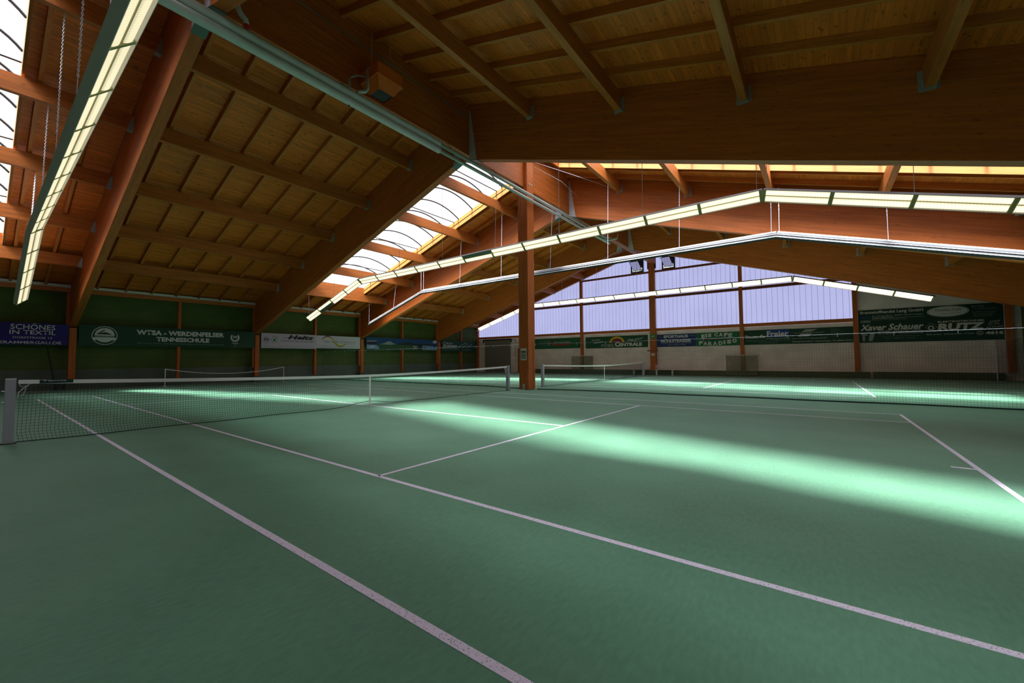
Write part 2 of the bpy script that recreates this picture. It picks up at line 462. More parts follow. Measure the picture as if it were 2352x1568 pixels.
# translucent gable panels, one window per field between posts
PX = [-18.35, -12.1, -6.15, 0.05, 6.12, 12.14, 18.15]
def zg(x): return 10.12 - SL * abs(x)
k = 0
for i in range(5):
    x0, x1 = (-XW if i == 0 else PX[i]), PX[i + 1]
    for (za, zc) in ((3.55, 6.15), (6.15, 8.05), (8.05, 99)):
        top = lambda x: min(zc, zd(x))
        xs0 = x0; xs1 = x1
        # clip to where the roof is above za
        if zd(xs0) <= za: xs0 = -(ZB + 0.15 - za) / SL
        if zd(xs1) <= za: xs1 = (ZB + 0.15 - za) / SL
        if xs1 - xs0 < 0.2: continue
        knee = (ZB + 0.15 - zc) / SL
        xs = sorted({xs0, xs1} | ({-knee} if xs0 < -knee < xs1 else set()) | ({knee} if xs0 < knee < xs1 else set()) | ({0.0} if xs0 < 0 < xs1 else set()))
        poly = [(xs0, za), (xs1, za)] + [(x, top(x)) for x in reversed(xs) if top(x) > za + 1e-4]
        if len(poly) < 3: continue
        k += 1
        ob = MB().prism(poly, lambda a, b, d: (a, -d, b), -(Y_BACK + 0.06), -(Y_BACK + 0.03)).build('window_%d' % k, M['gable_panel'])
        tag(ob, kind='structure')
ROW = ['the lower row', 'the middle row', 'the top row']
# ------------------------------------------------------------------ roof deck with battens (two slopes)
def slope(nm, s):
    mb = MB()
    def strip(x0, x1, y0, y1):
        mb.hexa([(s*x0, y0, zd(x0)), (s*x1, y0, zd(x1)), (s*x1, y1, zd(x1)), (s*x0, y1, zd(x0)),
                 (s*x0, y0, zd(x0)+.05), (s*x1, y0, zd(x1)+.05), (s*x1, y1, zd(x1)+.05), (s*x0, y1, zd(x0)+.05)])
    ys = [Y_FRONT - 0.3, SKY[0][0], SKY[0][1], SKY[1][0], SKY[1][1], Y_BACK + 0.3]
    for a in (0, 2, 4): strip(0, 19.0, ys[a], ys[a + 1])
    for a in (1, 3):
        strip(0, SX0, ys[a], ys[a + 1]); strip(SX1(s) + .17, 19.0, ys[a], ys[a + 1])
    deck = tag(mb.build(nm, M['deck']), kind='structure')
    # battens, 1.02 m apart
    bays = [(-11.95, -4.2), (-3.95, 3.75), (4.0, 11.15), (11.4, 19.2), (19.45, 25.15)]
    for (a, c) in bays:
        mid = (a + c) / 2 - 0.14 if a == -3.95 else (a + c) / 2
        n = int((c - a) / 1.025 / 2)
        for j in range(-n, n + 1):
            y = mid + j * 1.025
            if y - a < 0.12 or c - y < 0.12: continue
            segs = [(0.5, 18.02)]
            for (q0, q1) in SKY:
                if q0 - 0.05 < y < q1 + 0.05: segs = [(SX1(s) + 0.19, 18.02)]
            for (x0, x1) in segs:
                MB().hexa([(s*x0, y-.045, zb(x0)), (s*x1, y-.045, zb(x1)), (s*x1, y+.045, zb(x1)), (s*x0, y+.045, zb(x0)),
                           (s*x0, y-.045, zd(x0)), (s*x1, y-.045, zd(x1)), (s*x1, y+.045, zd(x1)), (s*x0, y+.045, zd(x0))]).build('batten', M['batten'], deck)
    return deck
slope('ceiling_left', -1)
slope('ceiling_right', 1)

# ------------------------------------------------------------------ great rafters
SIDE = {-1: 'falling to the dark green banner wall', 1: 'falling away from the banner wall'}
FRN = ['behind the nearest strip light', 'beside the nearest strip light', 'over the near court net', 'just beyond the wooden column', 'far down the hall']
FRL = {(-1, 0): 'deep glulam rafter farthest forward, before the skylight at the frame edge',
       (1, 0): 'deep glulam rafter over the camera side, before the first skylight',
       (-1, 1): 'deep reddish glulam rafter beside the big strip light, falling to the blue banner',
       (1, 1): 'deep glulam rafter overhead next to the pipes, hidden by the picture top',
       (-1, 2): 'deep dark glulam rafter falling to the joint of green and white banners',
       (1, 2): 'deep dark glulam rafter crossing level above the sunlit skylight slope',
       (-1, 3): 'deep orange glulam rafter behind the column, falling to the landscape banner',
       (1, 3): 'deep sunlit orange glulam rafter just beyond the column and its steel shoe',
       (-1, 4): 'deep brown glulam rafter falling to the landscape and book shop banners',
       (1, 4): 'deep brown glulam rafter ending above the double-height green banner'}
RX0, RX1 = 0.42, 0.05            # right and left faces of the ridge beam
for i, (y0, y1) in enumerate(FR):
    for s in (-1, 1):
        xi = 0.421 if s > 0 else -0.051
        xo = s * 18.55
        root = empty('glulam_rafter')
        zt = lambda x: zb(x) + 0.195
        zl = lambda x: zb(x) - 1.85
        b = MB().hexa([(xi, y0, zl(xi)), (xo, y0, zl(xo)), (xo, y1, zl(xo)), (xi, y1, zl(xi)),
                       (xi, y0, zt(xi)), (xo, y0, zt(xo)), (xo, y1, zt(xo)), (xi, y1, zt(xi))])
        b.build('beam', M['wx'], root)
        # steel shoe where it meets the ridge beam
        for yy, d in ((y0, -1), (y1, 1)):
            sh = MB()
            ya, yb = (yy - 0.012, yy - 0.001) if d < 0 else (yy + 0.001, yy + 0.012)
            e = 0.001
            poly = [(xi + s*e, zl(xi) - 0.02), (xi + s*0.36, zl(xi) - 0.13), (xi + s*0.05, zt(xi) - 0.25), (xi + s*e, zt(xi) - 0.25)]
            if s < 0: poly = poly[::-1]
            sh.prism(poly, lambda a, bb, q: (a, -q, bb), -yb, -ya)
            sh.build('shoe_plate', M['steel_white'], root)
        MB().hexa([(xi + s*.02, y0 - .012, zl(xi) - .03), (xi + s*.42, y0 - .012, zl(xi + s*.42) - .025), (xi + s*.42, y1 + .012, zl(xi + s*.42) - .025), (xi + s*.02, y1 + .012, zl(xi) - .03),
                   (xi + s*.02, y0 - .012, zl(xi) - .012), (xi + s*.42, y0 - .012, zl(xi + s*.42) - .005), (xi + s*.42, y1 + .012, zl(xi + s*.42) - .005), (xi + s*.02, y1 + .012, zl(xi) - .012)]).build('shoe_base', M['teal_box'], root)
        place_empty(root, (xo, (y0 + y1) / 2, zl(xo)))
        tag(root, FRL[(s, i)], 'roof beam', 'deep glulam rafters of the hall')
# gable rafters on the back wall
for s in (-1, 1):
    x1 = s * 18.55
    g = MB().hexa([(0.05, 24.98, zg(0)), (x1, 24.98, zg(x1)), (x1, 25.19, zg(x1)), (0.05, 25.19, zg(0)),
                   (0.05, 24.98, zb(0) + .195), (x1, 24.98, zb(x1) + .195), (x1, 25.19, zb(x1) + .195), (0.05, 25.19, zb(0) + .195)]).build('gable_rafter', M['wx'])
    tag(g, 'brown rafter along the top of the gable glazing, ' + ('above the grey sliding gate' if s < 0 else 'above the double-height green banner'), 'roof beam')
# ridge beam in bays
lens_ = [(Y_FRONT + .01, -12.2), (-12.2, -3.95), (-3.95, 4.0), (4.0, 11.4), (11.4, 19.45), (19.45, 24.88)]
RBL = ['ridge beam piece behind the camera above the pipes', 'ridge beam piece nearest the frame top above the lagged pipes', 'dark ridge beam piece behind the orange heater box',
       'sunlit orange ridge beam piece resting on the wooden column', 'brown ridge beam piece between the two far deep rafters', 'ridge beam piece meeting the middle post of the gable']
for (a, c), lb in zip(lens_, RBL):
    tag(MB().box(0.05, 0.42, a + .004, c - .004, zb(0.4) - 1.72, zb(0.42) + 0.19).build('ridge_beam', M['wy']), lb, 'roof beam', 'pieces of the ridge beam')
    bpy.context.view_layer.objects.active = None

for o in [o for o in COL.objects if o.name.startswith('ridge_beam')]: o['kind'] = 'thing'
for o in [o for o in COL.objects if o.parent is None and o.get('category') == 'roof beam']: o['kind'] = 'thing'

# ------------------------------------------------------------------ purlins with hangers
PB = [(-11.95, -4.2), (-3.95, 3.75), (4.0, 11.15), (11.4, 19.2), (19.45, 24.93)]
BAYN = ['skylit bay by the nearest strip light', 'dark bay before the heater', 'skylit bay over the column', 'bay just past the column', 'end bay at the gable']
ORD = ['first', 'second', 'third', 'fourth', 'fifth']
for bi, (a, c) in enumerate(PB):
    for s in (-1, 1):
        for k in range(5):
            xc = s * (3.0 + 3.0 * k) + 0.1
            if s > 0 and bi == 0: continue        # above and behind the camera
            z1 = zb(abs(xc)) ; z0 = z1 - 0.50
            root = empty('purlin')
            zt = z1 + (0.46 if (k == 4 and bi in (0, 2)) else 0.0)
            if zt > z1:      # the last purlin of a skylit bay carries the end board of the skylight
                q = SKY[0] if bi == 0 else SKY[1]
                MB().box(xc - .08, xc + .08, a + .004, c - .004, z0, z1 - 0.03).build('beam', M['purlin'], root)
                MB().box(xc - .08, xc + .08, q[0] + .0, q[1] - .0, z1 - 0.025, z1 + 0.46).build('skylight_end_board', M['purlin'], root)
            else:
                MB().box(xc - .08, xc + .08, a + .004, c - .004, z0, z1 - 0.03).build('beam', M['purlin'], root)
            for (yy, d) in ((a, 1), (c, -1)):
                h = MB()
                y0, y1 = sorted((yy + d*.002, yy + d*.13))
                for (xa, xb) in ((xc - .088, xc - .082), (xc + .082, xc + .088)):
                    poly = [(yy + d*.002, z0 - .008), (yy + d*.13, z0 - .008), (yy + d*.13, z0 + .06), (yy + d*.03, z0 + .40), (yy + d*.002, z0 + .40)]
                    if d > 0: poly = poly[::-1]
                    h.prism(poly, lambda p, q, r: (r, p, q), xa, xb)
                h.box(xc - .088, xc + .088, y0, y1, z0 - .012, z0 - .003)
                f0, f1 = sorted((yy + d*.002, yy + d*.008))
                h.box(xc - .15, xc - .088, f0, f1, z0 - .01, z0 + .40)
                h.box(xc + .088, xc + .15, f0, f1, z0 - .01, z0 + .40)
                h.build('hanger', M['steel'], root)
            place_empty(root, (xc, (a + c) / 2, z0))
            side = 'banner wall slope' if s < 0 else 'slope opposite the banner wall'
            tag(root, 'brown purlin, %s below the ridge, %s, %s' % (ORD[k], side, BAYN[bi]), 'roof beam', 'purlins of the %s, %s' % (BAYN[bi], side), 'thing')

# eave beams on the side walls
EV = [(-20.1, -12.2), (-11.95, -4.2), (-3.95, 3.75), (4.0, 11.15), (11.4, 19.2), (19.45, 24.96)]
for s in (-1, 1):
    for i, (a, c) in enumerate(EV):
        if s > 0 and i < 5 or i == 0: continue
        x0, x1 = sorted((s * 18.05, s * 18.28))
        o = MB().box(x0, x1, a + .004, c - .004, 4.63, 4.84).build('eave_beam', M['purlin'])
        tag(o, 'brown eave beam on top of the %s' % ['', 'green wall above the blue banner', 'green wall above the dark green tennis school banner', 'green wall above the white banners',
            'green wall above the landscape banner', 'green wall above the book shop banner'][i] if s < 0 else 'brown eave beam atop the wall beside the double-height banner', 'roof beam', 'eave beams on the side walls', 'thing')
        # pale strip of daylight-coloured board behind it
    # board closing the gap above
for s in (-1, 1):
    x0, x1 = sorted((s * 18.08, s * 18.12))
    tag(MB().box(x0, x1, Y_FRONT + .01, Y_BACK - .01, 4.845, 4.985).build('trim_%d' % (1 if s < 0 else 2), M['white_paint']), kind='structure')

# ------------------------------------------------------------------ posts on the side walls
POST = []
LP = ['under the nearest deep rafter, at the blue banner end', 'between the green and the white banner', 'between the white and the landscape banner', 'between the landscape and the book shop banner']
for i, (y0, y1) in enumerate(FR[1:]):
    for s in (-1, 1):
        if s > 0 and i < 3: continue
        root = empty('wall_post')
        xa, xb = sorted((s * 17.98, s * 18.30))
        ym = (y0 + y1) / 2
        MB().box(xa, xb, ym - .12, ym + .12, 0.36, zb(18.3) - 1.87).build('shaft', M['wz'], root)
        MB().box(min(s*17.9, s*18.45), max(s*17.9, s*18.45), ym - .2, ym + .2, 0.0, 0.355).build('footing', M['plinth'], root)
        if s < 0:
            xq, xr = -18.24, -18.06
            MB().box(xq, xr, ym - .24, ym - .125, 2.2 if i == 0 else 0.9, 4.6).build('side_board', M['wz'], root)
        place_empty(root, (s * 18.14, ym, 0))
        tag(root, 'brown wall post ' + (LP[i] if s < 0 else 'beyond the double-height banner on the far side wall'), 'post', 'main posts of the side walls')
for (y, lb) in ((-0.05, 'slim brown post crossing behind the dark green tennis school banner'), (7.62, 'slim brown post behind the joint of the two white banners'), (15.15, 'slim brown post crossing behind the landscape banner'), (22.3, 'slim brown post behind the book shop banner in the far corner')):
    o = MB().box(-18.28, -18.024, y - .07, y + .07, 0.30, 4.63).build('wall_stud', M['wz'])
    tag(o, lb, 'post', 'slim posts of the banner wall', 'thing')

# ------------------------------------------------------------------ gable posts and rails
GP = ['brown gable post in the far corner by the grey sliding gate', 'brown gable post half hidden behind the big wooden column', 'slim brown gable post before the small practice net by the furniture banner', 'thick middle gable post with the round green sign',
      'slim brown gable post between the ice cafe and building material banners', 'brown gable post beside the double-height banner', 'brown gable post at the far corner beyond the double-height banner']
for i, x in enumerate(PX):
    w = 0.22 if i == 3 else 0.11
    zt = zg(abs(x) + w) - 0.03
    if i == 3:
        root = empty('gable_post')
        MB().box(x - w, x + w, 24.90, 25.17, 0.385, zt).build('shaft', M['wz'], root)
        for (xa, xb) in ((x - w - .10, x - w - .002), (x + w + .002, x + w + .10)):
            MB().box(xa, xb, 24.92, 25.10, 8.33, 9.35).build('steel_cheek', M['black'], root)
        MB().box(x - .42, x + .42, 24.84, 24.895, 1.84, 1.92).build('coat_rail', M['darkwood'], root)
        MB().box(x - .14, x + .14, 24.888, 24.898, 1.50, 1.68).build('paper_notice', M['paper'], root)
        place_empty(root, (x, 25.03, 0.385))
        tag(root, GP[i], 'post')
    else:
        o = MB().box(x - w, x + w, 24.95, 25.17, 0.405 if i != 1 else 0.40, zt).build('gable_post', M['wz'])
        tag(o, GP[i], 'post', 'slim posts of the gable wall', 'thing')
n = 2
for (z0, z1) in ((3.40, 3.62), (5.96, 6.15), (8.02, 8.16)):
    for i in range(5):
        x0, x1 = PX[i] + (.22 if i == 3 else .11) + .003, PX[i+1] - (.22 if i + 1 == 3 else .11) - .003
        lim = (10.12 - z1) / SL
        x0, x1 = max(x0, -lim), min(x1, lim)
        if x1 - x0 < 0.3: continue
        n += 1
        tag(MB().box(x0, x1, 25.03, 25.17, z0, z1).build('trim_%d' % n, M['darkwood'] if z0 > 4 else M['wx']), kind='structure')

# ------------------------------------------------------------------ wooden column
root = empty('wooden_column')
MB().box(.12, .60, 7.12, 7.62, 0.02, 8.662).build('shaft', M['wz'], root)
MB().box(.432, .60, 7.12, 7.62, 8.662, 10.15).build('cheek_board', M['wz'], root)
bo = MB()
for y in (7.28, 7.46): bo.tube([(.60, y, 8.80), (.625, y, 8.80)], .035, 10)
bo.build('bolt', M['steel_white'], root)
MB().box(.30, .42, 7.105, 7.119, 0.0, .25).build('foot_bracket', M['steel'], root)
ed = MB()
ed.box(.601, .612, 7.46, 7.50, .02, 2.05)
ed.build('cable_duct', M['wz'], root)
place_empty(root, (.36, 7.37, 0))
tag(root, 'tall square wooden column standing between the two courts', 'column', None, 'thing')
root = empty('court_rules_notice')
MB().box(.22, .51, 7.105, 7.118, 1.24, 1.74).build('sheet', M['paper'], root)
MB().box(.245, .485, 7.100, 7.104, 1.55, 1.64).build('picture', plain('dark_print', (.10, .10, .10), .7), root)
MB().box(.34, .42, 7.0985, 7.0995, 1.555, 1.60).build('red_print', plain('red_print', (.4, .08, .05), .7), root)
MB().box(.245, .485, 7.100, 7.104, 1.29, 1.53).build('text_block', plain('grey_print', (.20, .27, .24), .7, noise=.4, nscale=60), root)
place_empty(root, (.365, 7.11, 1.24))
tag(root, 'white notice sheet fixed to the front of the wooden column', 'notice')

# ------------------------------------------------------------------ skylights (barrel vaults on curbs)
SKL = {(0, -1): 'milky arched skylight at the top corner beside the nearest strip light', (1, -1): 'milky arched skylight on the banner wall slope, left of the column in the photo',
       (0, 1): 'milky arched skylight above the camera, out of the picture', (1, 1): 'milky arched skylight hidden above the level dark rafter'}
SKL[(1, -1)] = 'milky arched skylight between the dark rafter and the column, banner wall slope'
for qi, (q0, q1) in enumerate(SKY):
    for s in (-1, 1):
        root = empty('skylight')
        H = 0.46
        def zc(x): return zb(x) + H
        # curb boards (trimmers) sitting on the purlins
        for (ya, yb) in ((q0 - .06, q0), (q1, q1 + .06)):
            MB().hexa([(s*SX0, ya, zb(SX0)), (s*SX1(s), ya, zb(SX1(s))), (s*SX1(s), yb, zb(SX1(s))), (s*SX0, yb, zb(SX0)),
                       (s*SX0, ya, zc(SX0)), (s*SX1(s), ya, zc(SX1(s))), (s*SX1(s), yb, zc(SX1(s))), (s*SX0, yb, zc(SX0))]).build('curb_board', M['trimmer'], root)
        MB().box(min(s*SX0, s*(SX0-.06)), max(s*SX0, s*(SX0-.06)), q0, q1, zb(SX0), zc(SX0)).build('ridge_board', M['wy'], root)
        # vault
        rise = 0.45; W = (q1 - q0) / 2; ym = (q0 + q1) / 2
        def vz(x, t): return zc(x) + rise * (1 - t * t) + 0.02
        mb = MB(); K = 14
        for i in range(K + 1):
            t = -1 + 2 * i / K
            for x in (SX0 - .05, SX1(s) + .0): mb.v.append((s * x, ym + t * (W + .05), vz(x, t)))
        for i in range(K): mb.f.append((2*i, 2*i+1, 2*i+3, 2*i+2))
        mb.build('vault_sheet', M['dome'], root, True)
        # end closures
        for x in (SX0 - .05, SX1(s) + .0):
            e = MB(); n = 0
            for i in range(K + 1):
                t = -1 + 2 * i / K
                e.v += [(s*x, ym + t*(W+.05), zc(x)), (s*x, ym + t*(W+.05), vz(x, t))]
            for i in range(K): e.f.append((2*i, 2*i+2, 2*i+3, 2*i+1))
            e.build('end_sheet', M['dome'], root)
        x = SX0 + .55; j = 0
        while x < SX1(s):
            MB().tube([(s*x, ym + t*W, zc(x) + (rise - .03)*(1 - t*t)) for t in [-1 + i/6 for i in range(13)]], .036, 6).build('arched_rib', M['black'], root)
            if j % 3 == 1:
                xx = x + .35
                MB().tube([(s*xx, q0, zc(xx) - .02), (s*xx, q1, zc(xx) - .02)], .026, 6).build('tie_rod', M['black'], root)
            x += 1.05; j += 1
        place_empty(root, (s * 8, ym, zb(8)))
        tag(root, SKL[(qi, s)], 'skylight')

# ------------------------------------------------------------------ pipes under the ridge beam
PT = []
for (x, lb, z) in ((.80, 'upper of the two grey lagged heating pipes running along the ridge beam', 8.205), (.80, 'lower of the two grey lagged heating pipes running along the ridge beam', 7.995)):
    root = empty('heating_pipe')
    MB().tube([(x, Y_FRONT + .05, z), (x, 1.93, z)] if False else [(x, Y_FRONT + .05, z), (x, 1.93, z)], .100, 14).build('lagging', M['pipe'], root, True)
    MB().tube([(x, 1.90, z), (x, 12.95, z)], .060, 12).build('bare_pipe', M['pipe_thin'], root, True)
    MB().tube([(x, 12.9, z), (x, 15.2, z)], .075, 12).build('lagging', M['pipe'], root, True)
    for y in (-1.2, 2.6, 5.0, 6.6, 9.6, 12.0, 14.2):
        if z > 8.1: MB().tube([(x - .07, y, z + .09), (.52, y, 8.58), (.38, y, 8.655)], .010, 6).build('pipe_bracket', M['black'], root)
        else: MB().tube([(x, y, z - .14), (x, y, z - .07)], .014, 6).build('pipe_bracket', M['black'], root)
    place_empty(root, (x, 7, z)); tag(root, lb, 'pipe', 'heating pipes under the ridge')
# branch pipe ending beyond the column
root = empty('branch_pipe')
MB().tube([(.92, 14.2, 7.98), (1.15, 14.4, 7.93), (1.5, 14.6, 8.0), (1.55, 14.65, 8.3)], .05, 10).build('pipe_bend', M['pipe'], root, True)
place_empty(root, (.4, 14.7, 8.4)); tag(root, 'short bent grey branch pipe beyond the column, behind the strip light', 'pipe')
# branch at the frame top
root = empty('branch_pipe')
MB().tube([(.86, -3.80, 8.88), (.88, -3.76, 8.62), (.89, -3.70, 8.52), (.89, -3.62, 8.46), (.89, -3.60, 8.36)], .055, 10).build('pipe_bend', M['pipe'], root, True)
MB().tube([(.89, -3.60, 8.36), (.89, -3.60, 8.31)], .062, 10).build('red_collar', M['red'], root)
place_empty(root, (.88, -3.7, 8.3)); tag(root, 'lagged bent branch pipe with red collar at the top picture edge', 'pipe')
# conduit along the ridge beam
MBc = MB().tube([(.437, -3.92, 10.06), (.437, 3.70, 10.06)], .013, 6).build('conduit', plain('green_grey_conduit', (.10, .16, .15), .5))
tag(MBc, 'thin grey-green conduit along the upper edge of the ridge beam', 'conduit')

# ------------------------------------------------------------------ unit heater (orange)
root = empty('unit_heater')
hy, hz = -.655, 8.89
# .43 is the ridge beam face: the box hangs in front of it
x0, x1, y0, y1 = .45, 1.24, hy, hy + .79
MB().box(x0, x1, y0, y1, hz, hz + .32).build('casing', M['orange'], root)
MB().box(x0 - .0, x1 + .02, y0 - .02, y1 + .02, hz - .018, hz - .001).build('rim', plain('heater_rim', (.75, .17, .015), .5), root)
fn = MB(); ix, iy = .17, .17
zt_, zl_ = hz - .02, hz - .29
p = [(x0, y0, zt_), (x1, y0, zt_), (x1, y1, zt_), (x0, y1, zt_), (x0+ix, y0+iy, zl_), (x1-ix, y0+iy, zl_), (x1-ix, y1-iy, zl_), (x0+ix, y1-iy, zl_)]
fn.v += p; fn.f += [(0, 4, 5, 1), (1, 5, 6, 2), (2, 6, 7, 3), (3, 7, 4, 0)]
fn.build('air_cone', M['orange'], root)
MB().box(x0+ix, x1-ix, y0+iy, y1-iy, zl_ + .02, zl_ + .03).build('outlet_opening', M['black'], root)
br = MB()
for yy in (y0 + .1, y1 - .1): br.tube([(x0 + .36, yy, hz + .32), (x0 + .36, yy, 10.20)], .012, 6)
br.build('hanging_rod', M['steel'], root)
MB().tube([(.90, -1.02, 8.29), (.91, -.80, 8.42), (.91, -.745, 8.52), (.91, -.745, 9.03)], .045, 10).build('supply_pipe', M['pipe'], root, True)
MB().tube([(.80, -1.26, 8.315), (.74, -1.18, 8.36), (.72, -1.16, 8.44), (.72, -1.16, 8.62)], .045, 10).build('supply_pipe', M['pipe'], root, True)
cp = MB(); cp.tube([(.91, -.745, 9.03), (.91, -.735, 9.12), (.91, -.656, 9.14)], .028, 8)
cp.build('pipe_coupling', M['steel'], root)
cp = MB(); cp.tube([(.72, -1.16, 8.62), (.72, -1.12, 8.72), (.70, -.9, 8.90), (.70, -.656, 9.0)], .024, 8)
cp.build('pipe_coupling', M['steel'], root)
place_empty(root, (x0 + .36, y0 + .43, zl_))
tag(root, 'orange heater box with black outlet hanging at the dark ridge beam', 'heater')

# ------------------------------------------------------------------ strip lights
def chain_mesh(mb, top, bot, links, r=.0055):
    top, bot = Vector(top), Vector(bot); d = bot - top; Ln = d.length; t = d / Ln
    if not links:
        mb.tube([top, bot], .007, 5)
        n = int(Ln * .55 / .12)
        for i in range(n):
            q = top + t * (i * .12); mb.tube([q, q + t * .06], .012, 5)
        return
    pitch = .046; lc = Ln * .80; n = int(lc / pitch)
    ux = t.cross(Vector((1, 0, 0))); ux = ux.normalized() if ux.length > .1 else Vector((0, 1, 0)); uy = t.cross(ux)
    for i in range(n):
        c = top + t * (pitch * (i + .5)); w = ux if i % 2 else uy
        pts = [c + t * (.030 * math.cos(a)) + w * (.013 * math.sin(a)) for a in [2*math.pi*k/8 for k in range(8)]]
        mb.tube(pts, r, 4, closed=True)
    mb.tube([top + t * (pitch * n), bot], r * 1.1, 5)

def strip_light(Y, face, z, zend, label, links, off=(), tube='tube', plate='housing_white', rail='housing_white'):
    """Y: court side line; face: +1 looks to +Y and down, -1 to -Y and down; both ends slope down."""
    root = empty('strip_light')
    th = math.radians(45); W = .37 if links else .34; H = .125 if links else .072; SP = .05 if not links else .085
    nrm = Vector((0, face * math.sin(th), -math.cos(th)))
    wid = Vector((0, math.cos(th), face * math.sin(th)))          # across the face
    B, A = 9.26, 14.9
    path = [Vector((-A, Y, zend)), Vector((-B, Y, z)), Vector((B, Y, z)), Vector((A, Y, zend))]
    idx = 0
    for si in range(3):
        a, b = path[si], path[si + 1]
        d = (b - a); Ln = d.length; t = d / Ln
        # keep width vector perpendicular to t
        w = (wid - t * wid.dot(t)).normalized(); n = t.cross(w)
        if n.dot(nrm) < 0: n = -n
        def P(l, p, q): return a + t * l + w * (p * W / 2) + n * q
        g = 0.004
        def bar(l0, l1, p0, p1, q0, q1, mb):
            pts = [P(l0, p0, q0), P(l1, p0, q0), P(l1, p1, q0), P(l0, p1, q0), P(l0, p0, q1), P(l1, p0, q1), P(l1, p1, q1), P(l0, p1, q1)]
            mb.hexa(pts)
        hb = MB()
        bar(g, Ln - g, -1, 1, -.015, .0, hb)                      # back plate
        bar(g, Ln - g, -.35, .35, -SP, -.016, hb)              # spine
        hb.build('housing', M[plate], root)
        eb = MB()
        bar(g, Ln - g, -1.04, -.975, -.02, H, eb); bar(g, Ln - g, .975, 1.04, -.02, H, eb)
        eb.build('side_rail', M[rail], root)
        if plate == 'housing_shaded':
            for (p0, p1, q0) in ((-.44, -.34, -SP - .004), (.34, .44, -SP - .004), (-1.06, -.96, -.024), (.96, 1.06, -.024)):
                ed_ = MB(); bar(g, Ln - g, p0, p1, q0, q0 + .0035, ed_); ed_.build('sunlit_white_edge', M['housing_edge'], root)  # white strips draw the sun-struck edges of the darkened back
        npan = 12 if si == 1 else 4
        for k in range(npan):
            l0, l1 = Ln * k / npan + .045, Ln * (k + 1) / npan - .045
            for h, (p0, p1) in enumerate(((-.96, -.03), (.03, .96))):
                m = MB(); S = 6
                for i in range(S + 1):
                    u = -1 + 2 * i / S; pp = p0 + (p1 - p0) * i / S; q = H - .055 + .040 * math.sqrt(max(0, 1 - u * u * .96))
                    m.v += [tuple(P(l0, pp, q)), tuple(P(l1, pp, q))]
                m.f += [(2*i, 2*i+1, 2*i+3, 2*i+2) for i in range(S)]
                m.v += [tuple(P(l0, p0, .004)), tuple(P(l1, p0, .004)), tuple(P(l0, p1, .004)), tuple(P(l1, p1, .004))]
                q_ = 2*(S+1)
                m.f += [(0, 1, q_+1, q_), (2*S, 2*S+1, q_+3, q_+2)]
                uvs = [i / S for i in range(S + 1) for _ in (0, 1)] + [0, 0, 1, 1]
                dark = (si, k, h) in off
                o = m.build('diffuser', M['lamp_off'] if dark else M[tube], root, False)
                uvl = o.data.uv_layers.new(name='across')
                for lp in o.data.loops: uvl.data[lp.index].uv = (uvs[lp.vertex_index], .5)
                if dark: o['label'] = 'grey unlit diffuser'
        for k in range(npan + 1):
            l = min(max(Ln * k / npan, .04), Ln - .04)
            db = MB(); bar(l - .036, l + .036, -.965, .965, .003, H - .011, db)
            db.build('end_clip', M['divider'], root)
        for k in range(npan):
            mb_ = MB(); bar(Ln * k / npan + .045, Ln * (k + 1) / npan - .045, -.028, .028, .003, H - .027, mb_)
            mb_.build('centre_strip', M['divider'], root)
    # hanging chains from the purlins
    def zat(x):
        ax = abs(x)
        return z if ax <= B else z + (zend - z) * (ax - B) / (A - B)
    for x in (-14.86, -12.1, -9.35, -9.12, -6.0, -2.95, .08, 3.05, 6.05, 9.12, 9.35, 12.1, 14.86):
        xt = x + (.10 if abs(x) > 14 and x > 0 else (-.1 if abs(x) > 14 else 0))
        if abs(x) < 1: xt, ztop = x + .15, 8.66
        else: 
            kx = round((abs(x)) / 3.0); xt = (1 if x > 0 else -1) * 3.0 * kx + .1; ztop = zb(abs(xt)) - .52
            if abs(abs(x) - 9.23) < .2: xt = x + (.02 if x > 0 else -.02)
        cm = MB(); lowp = Vector((x, Y, zat(x) + .045)) - nrm * .06
        chain_mesh(cm, (xt, Y, ztop), lowp, links)
        cm.build('chain', M['chain'], root)
    place_empty(root, (0, Y, z))
    tag(root, label, 'strip light', 'long folded strip lights beside the courts')
strip_light(-5.87, 1, 5.52, 3.75, 'long folded strip light nearest the camera, seen from below at the picture corner', True)
strip_light(5.54, -1, 5.56, 3.87, 'long folded strip light with glowing face, upper one crossing before the wooden column', False, off={(0, 1, 1), (1, 5, 0)}, tube='tube_mid', plate='housing_grey', rail='housing_grey')
strip_light(9.82, 1, 5.55, 3.89, 'long folded strip light showing its silvery back, crossing behind the wooden column', False, tube='tube_strong', plate='housing_shaded', rail='housing_shaded')
strip_light(21.35, -1, 5.82, 4.10, 'farthest long folded strip light, glowing in front of the gable panels', False, tube='tube_bright', plate='housing_grey', rail='housing_grey')

# two thin wires beside the column top
for p, lb in (([(.62, 7.6, 9.9), (1.7, 9.3, 9.62), (2.75, 11.1, 9.35)], 'thin wire running from the column top to the first purlin'),
              ([(.62, 7.65, 9.7), (1.0, 9.4, 9.55), (.9, 11.1, 9.45)], 'thin wire running from the column top to the steel shoe')):
    tag(MB().tube(p, .008, 5).build('wire', M['steel_white']), lb, 'wire')

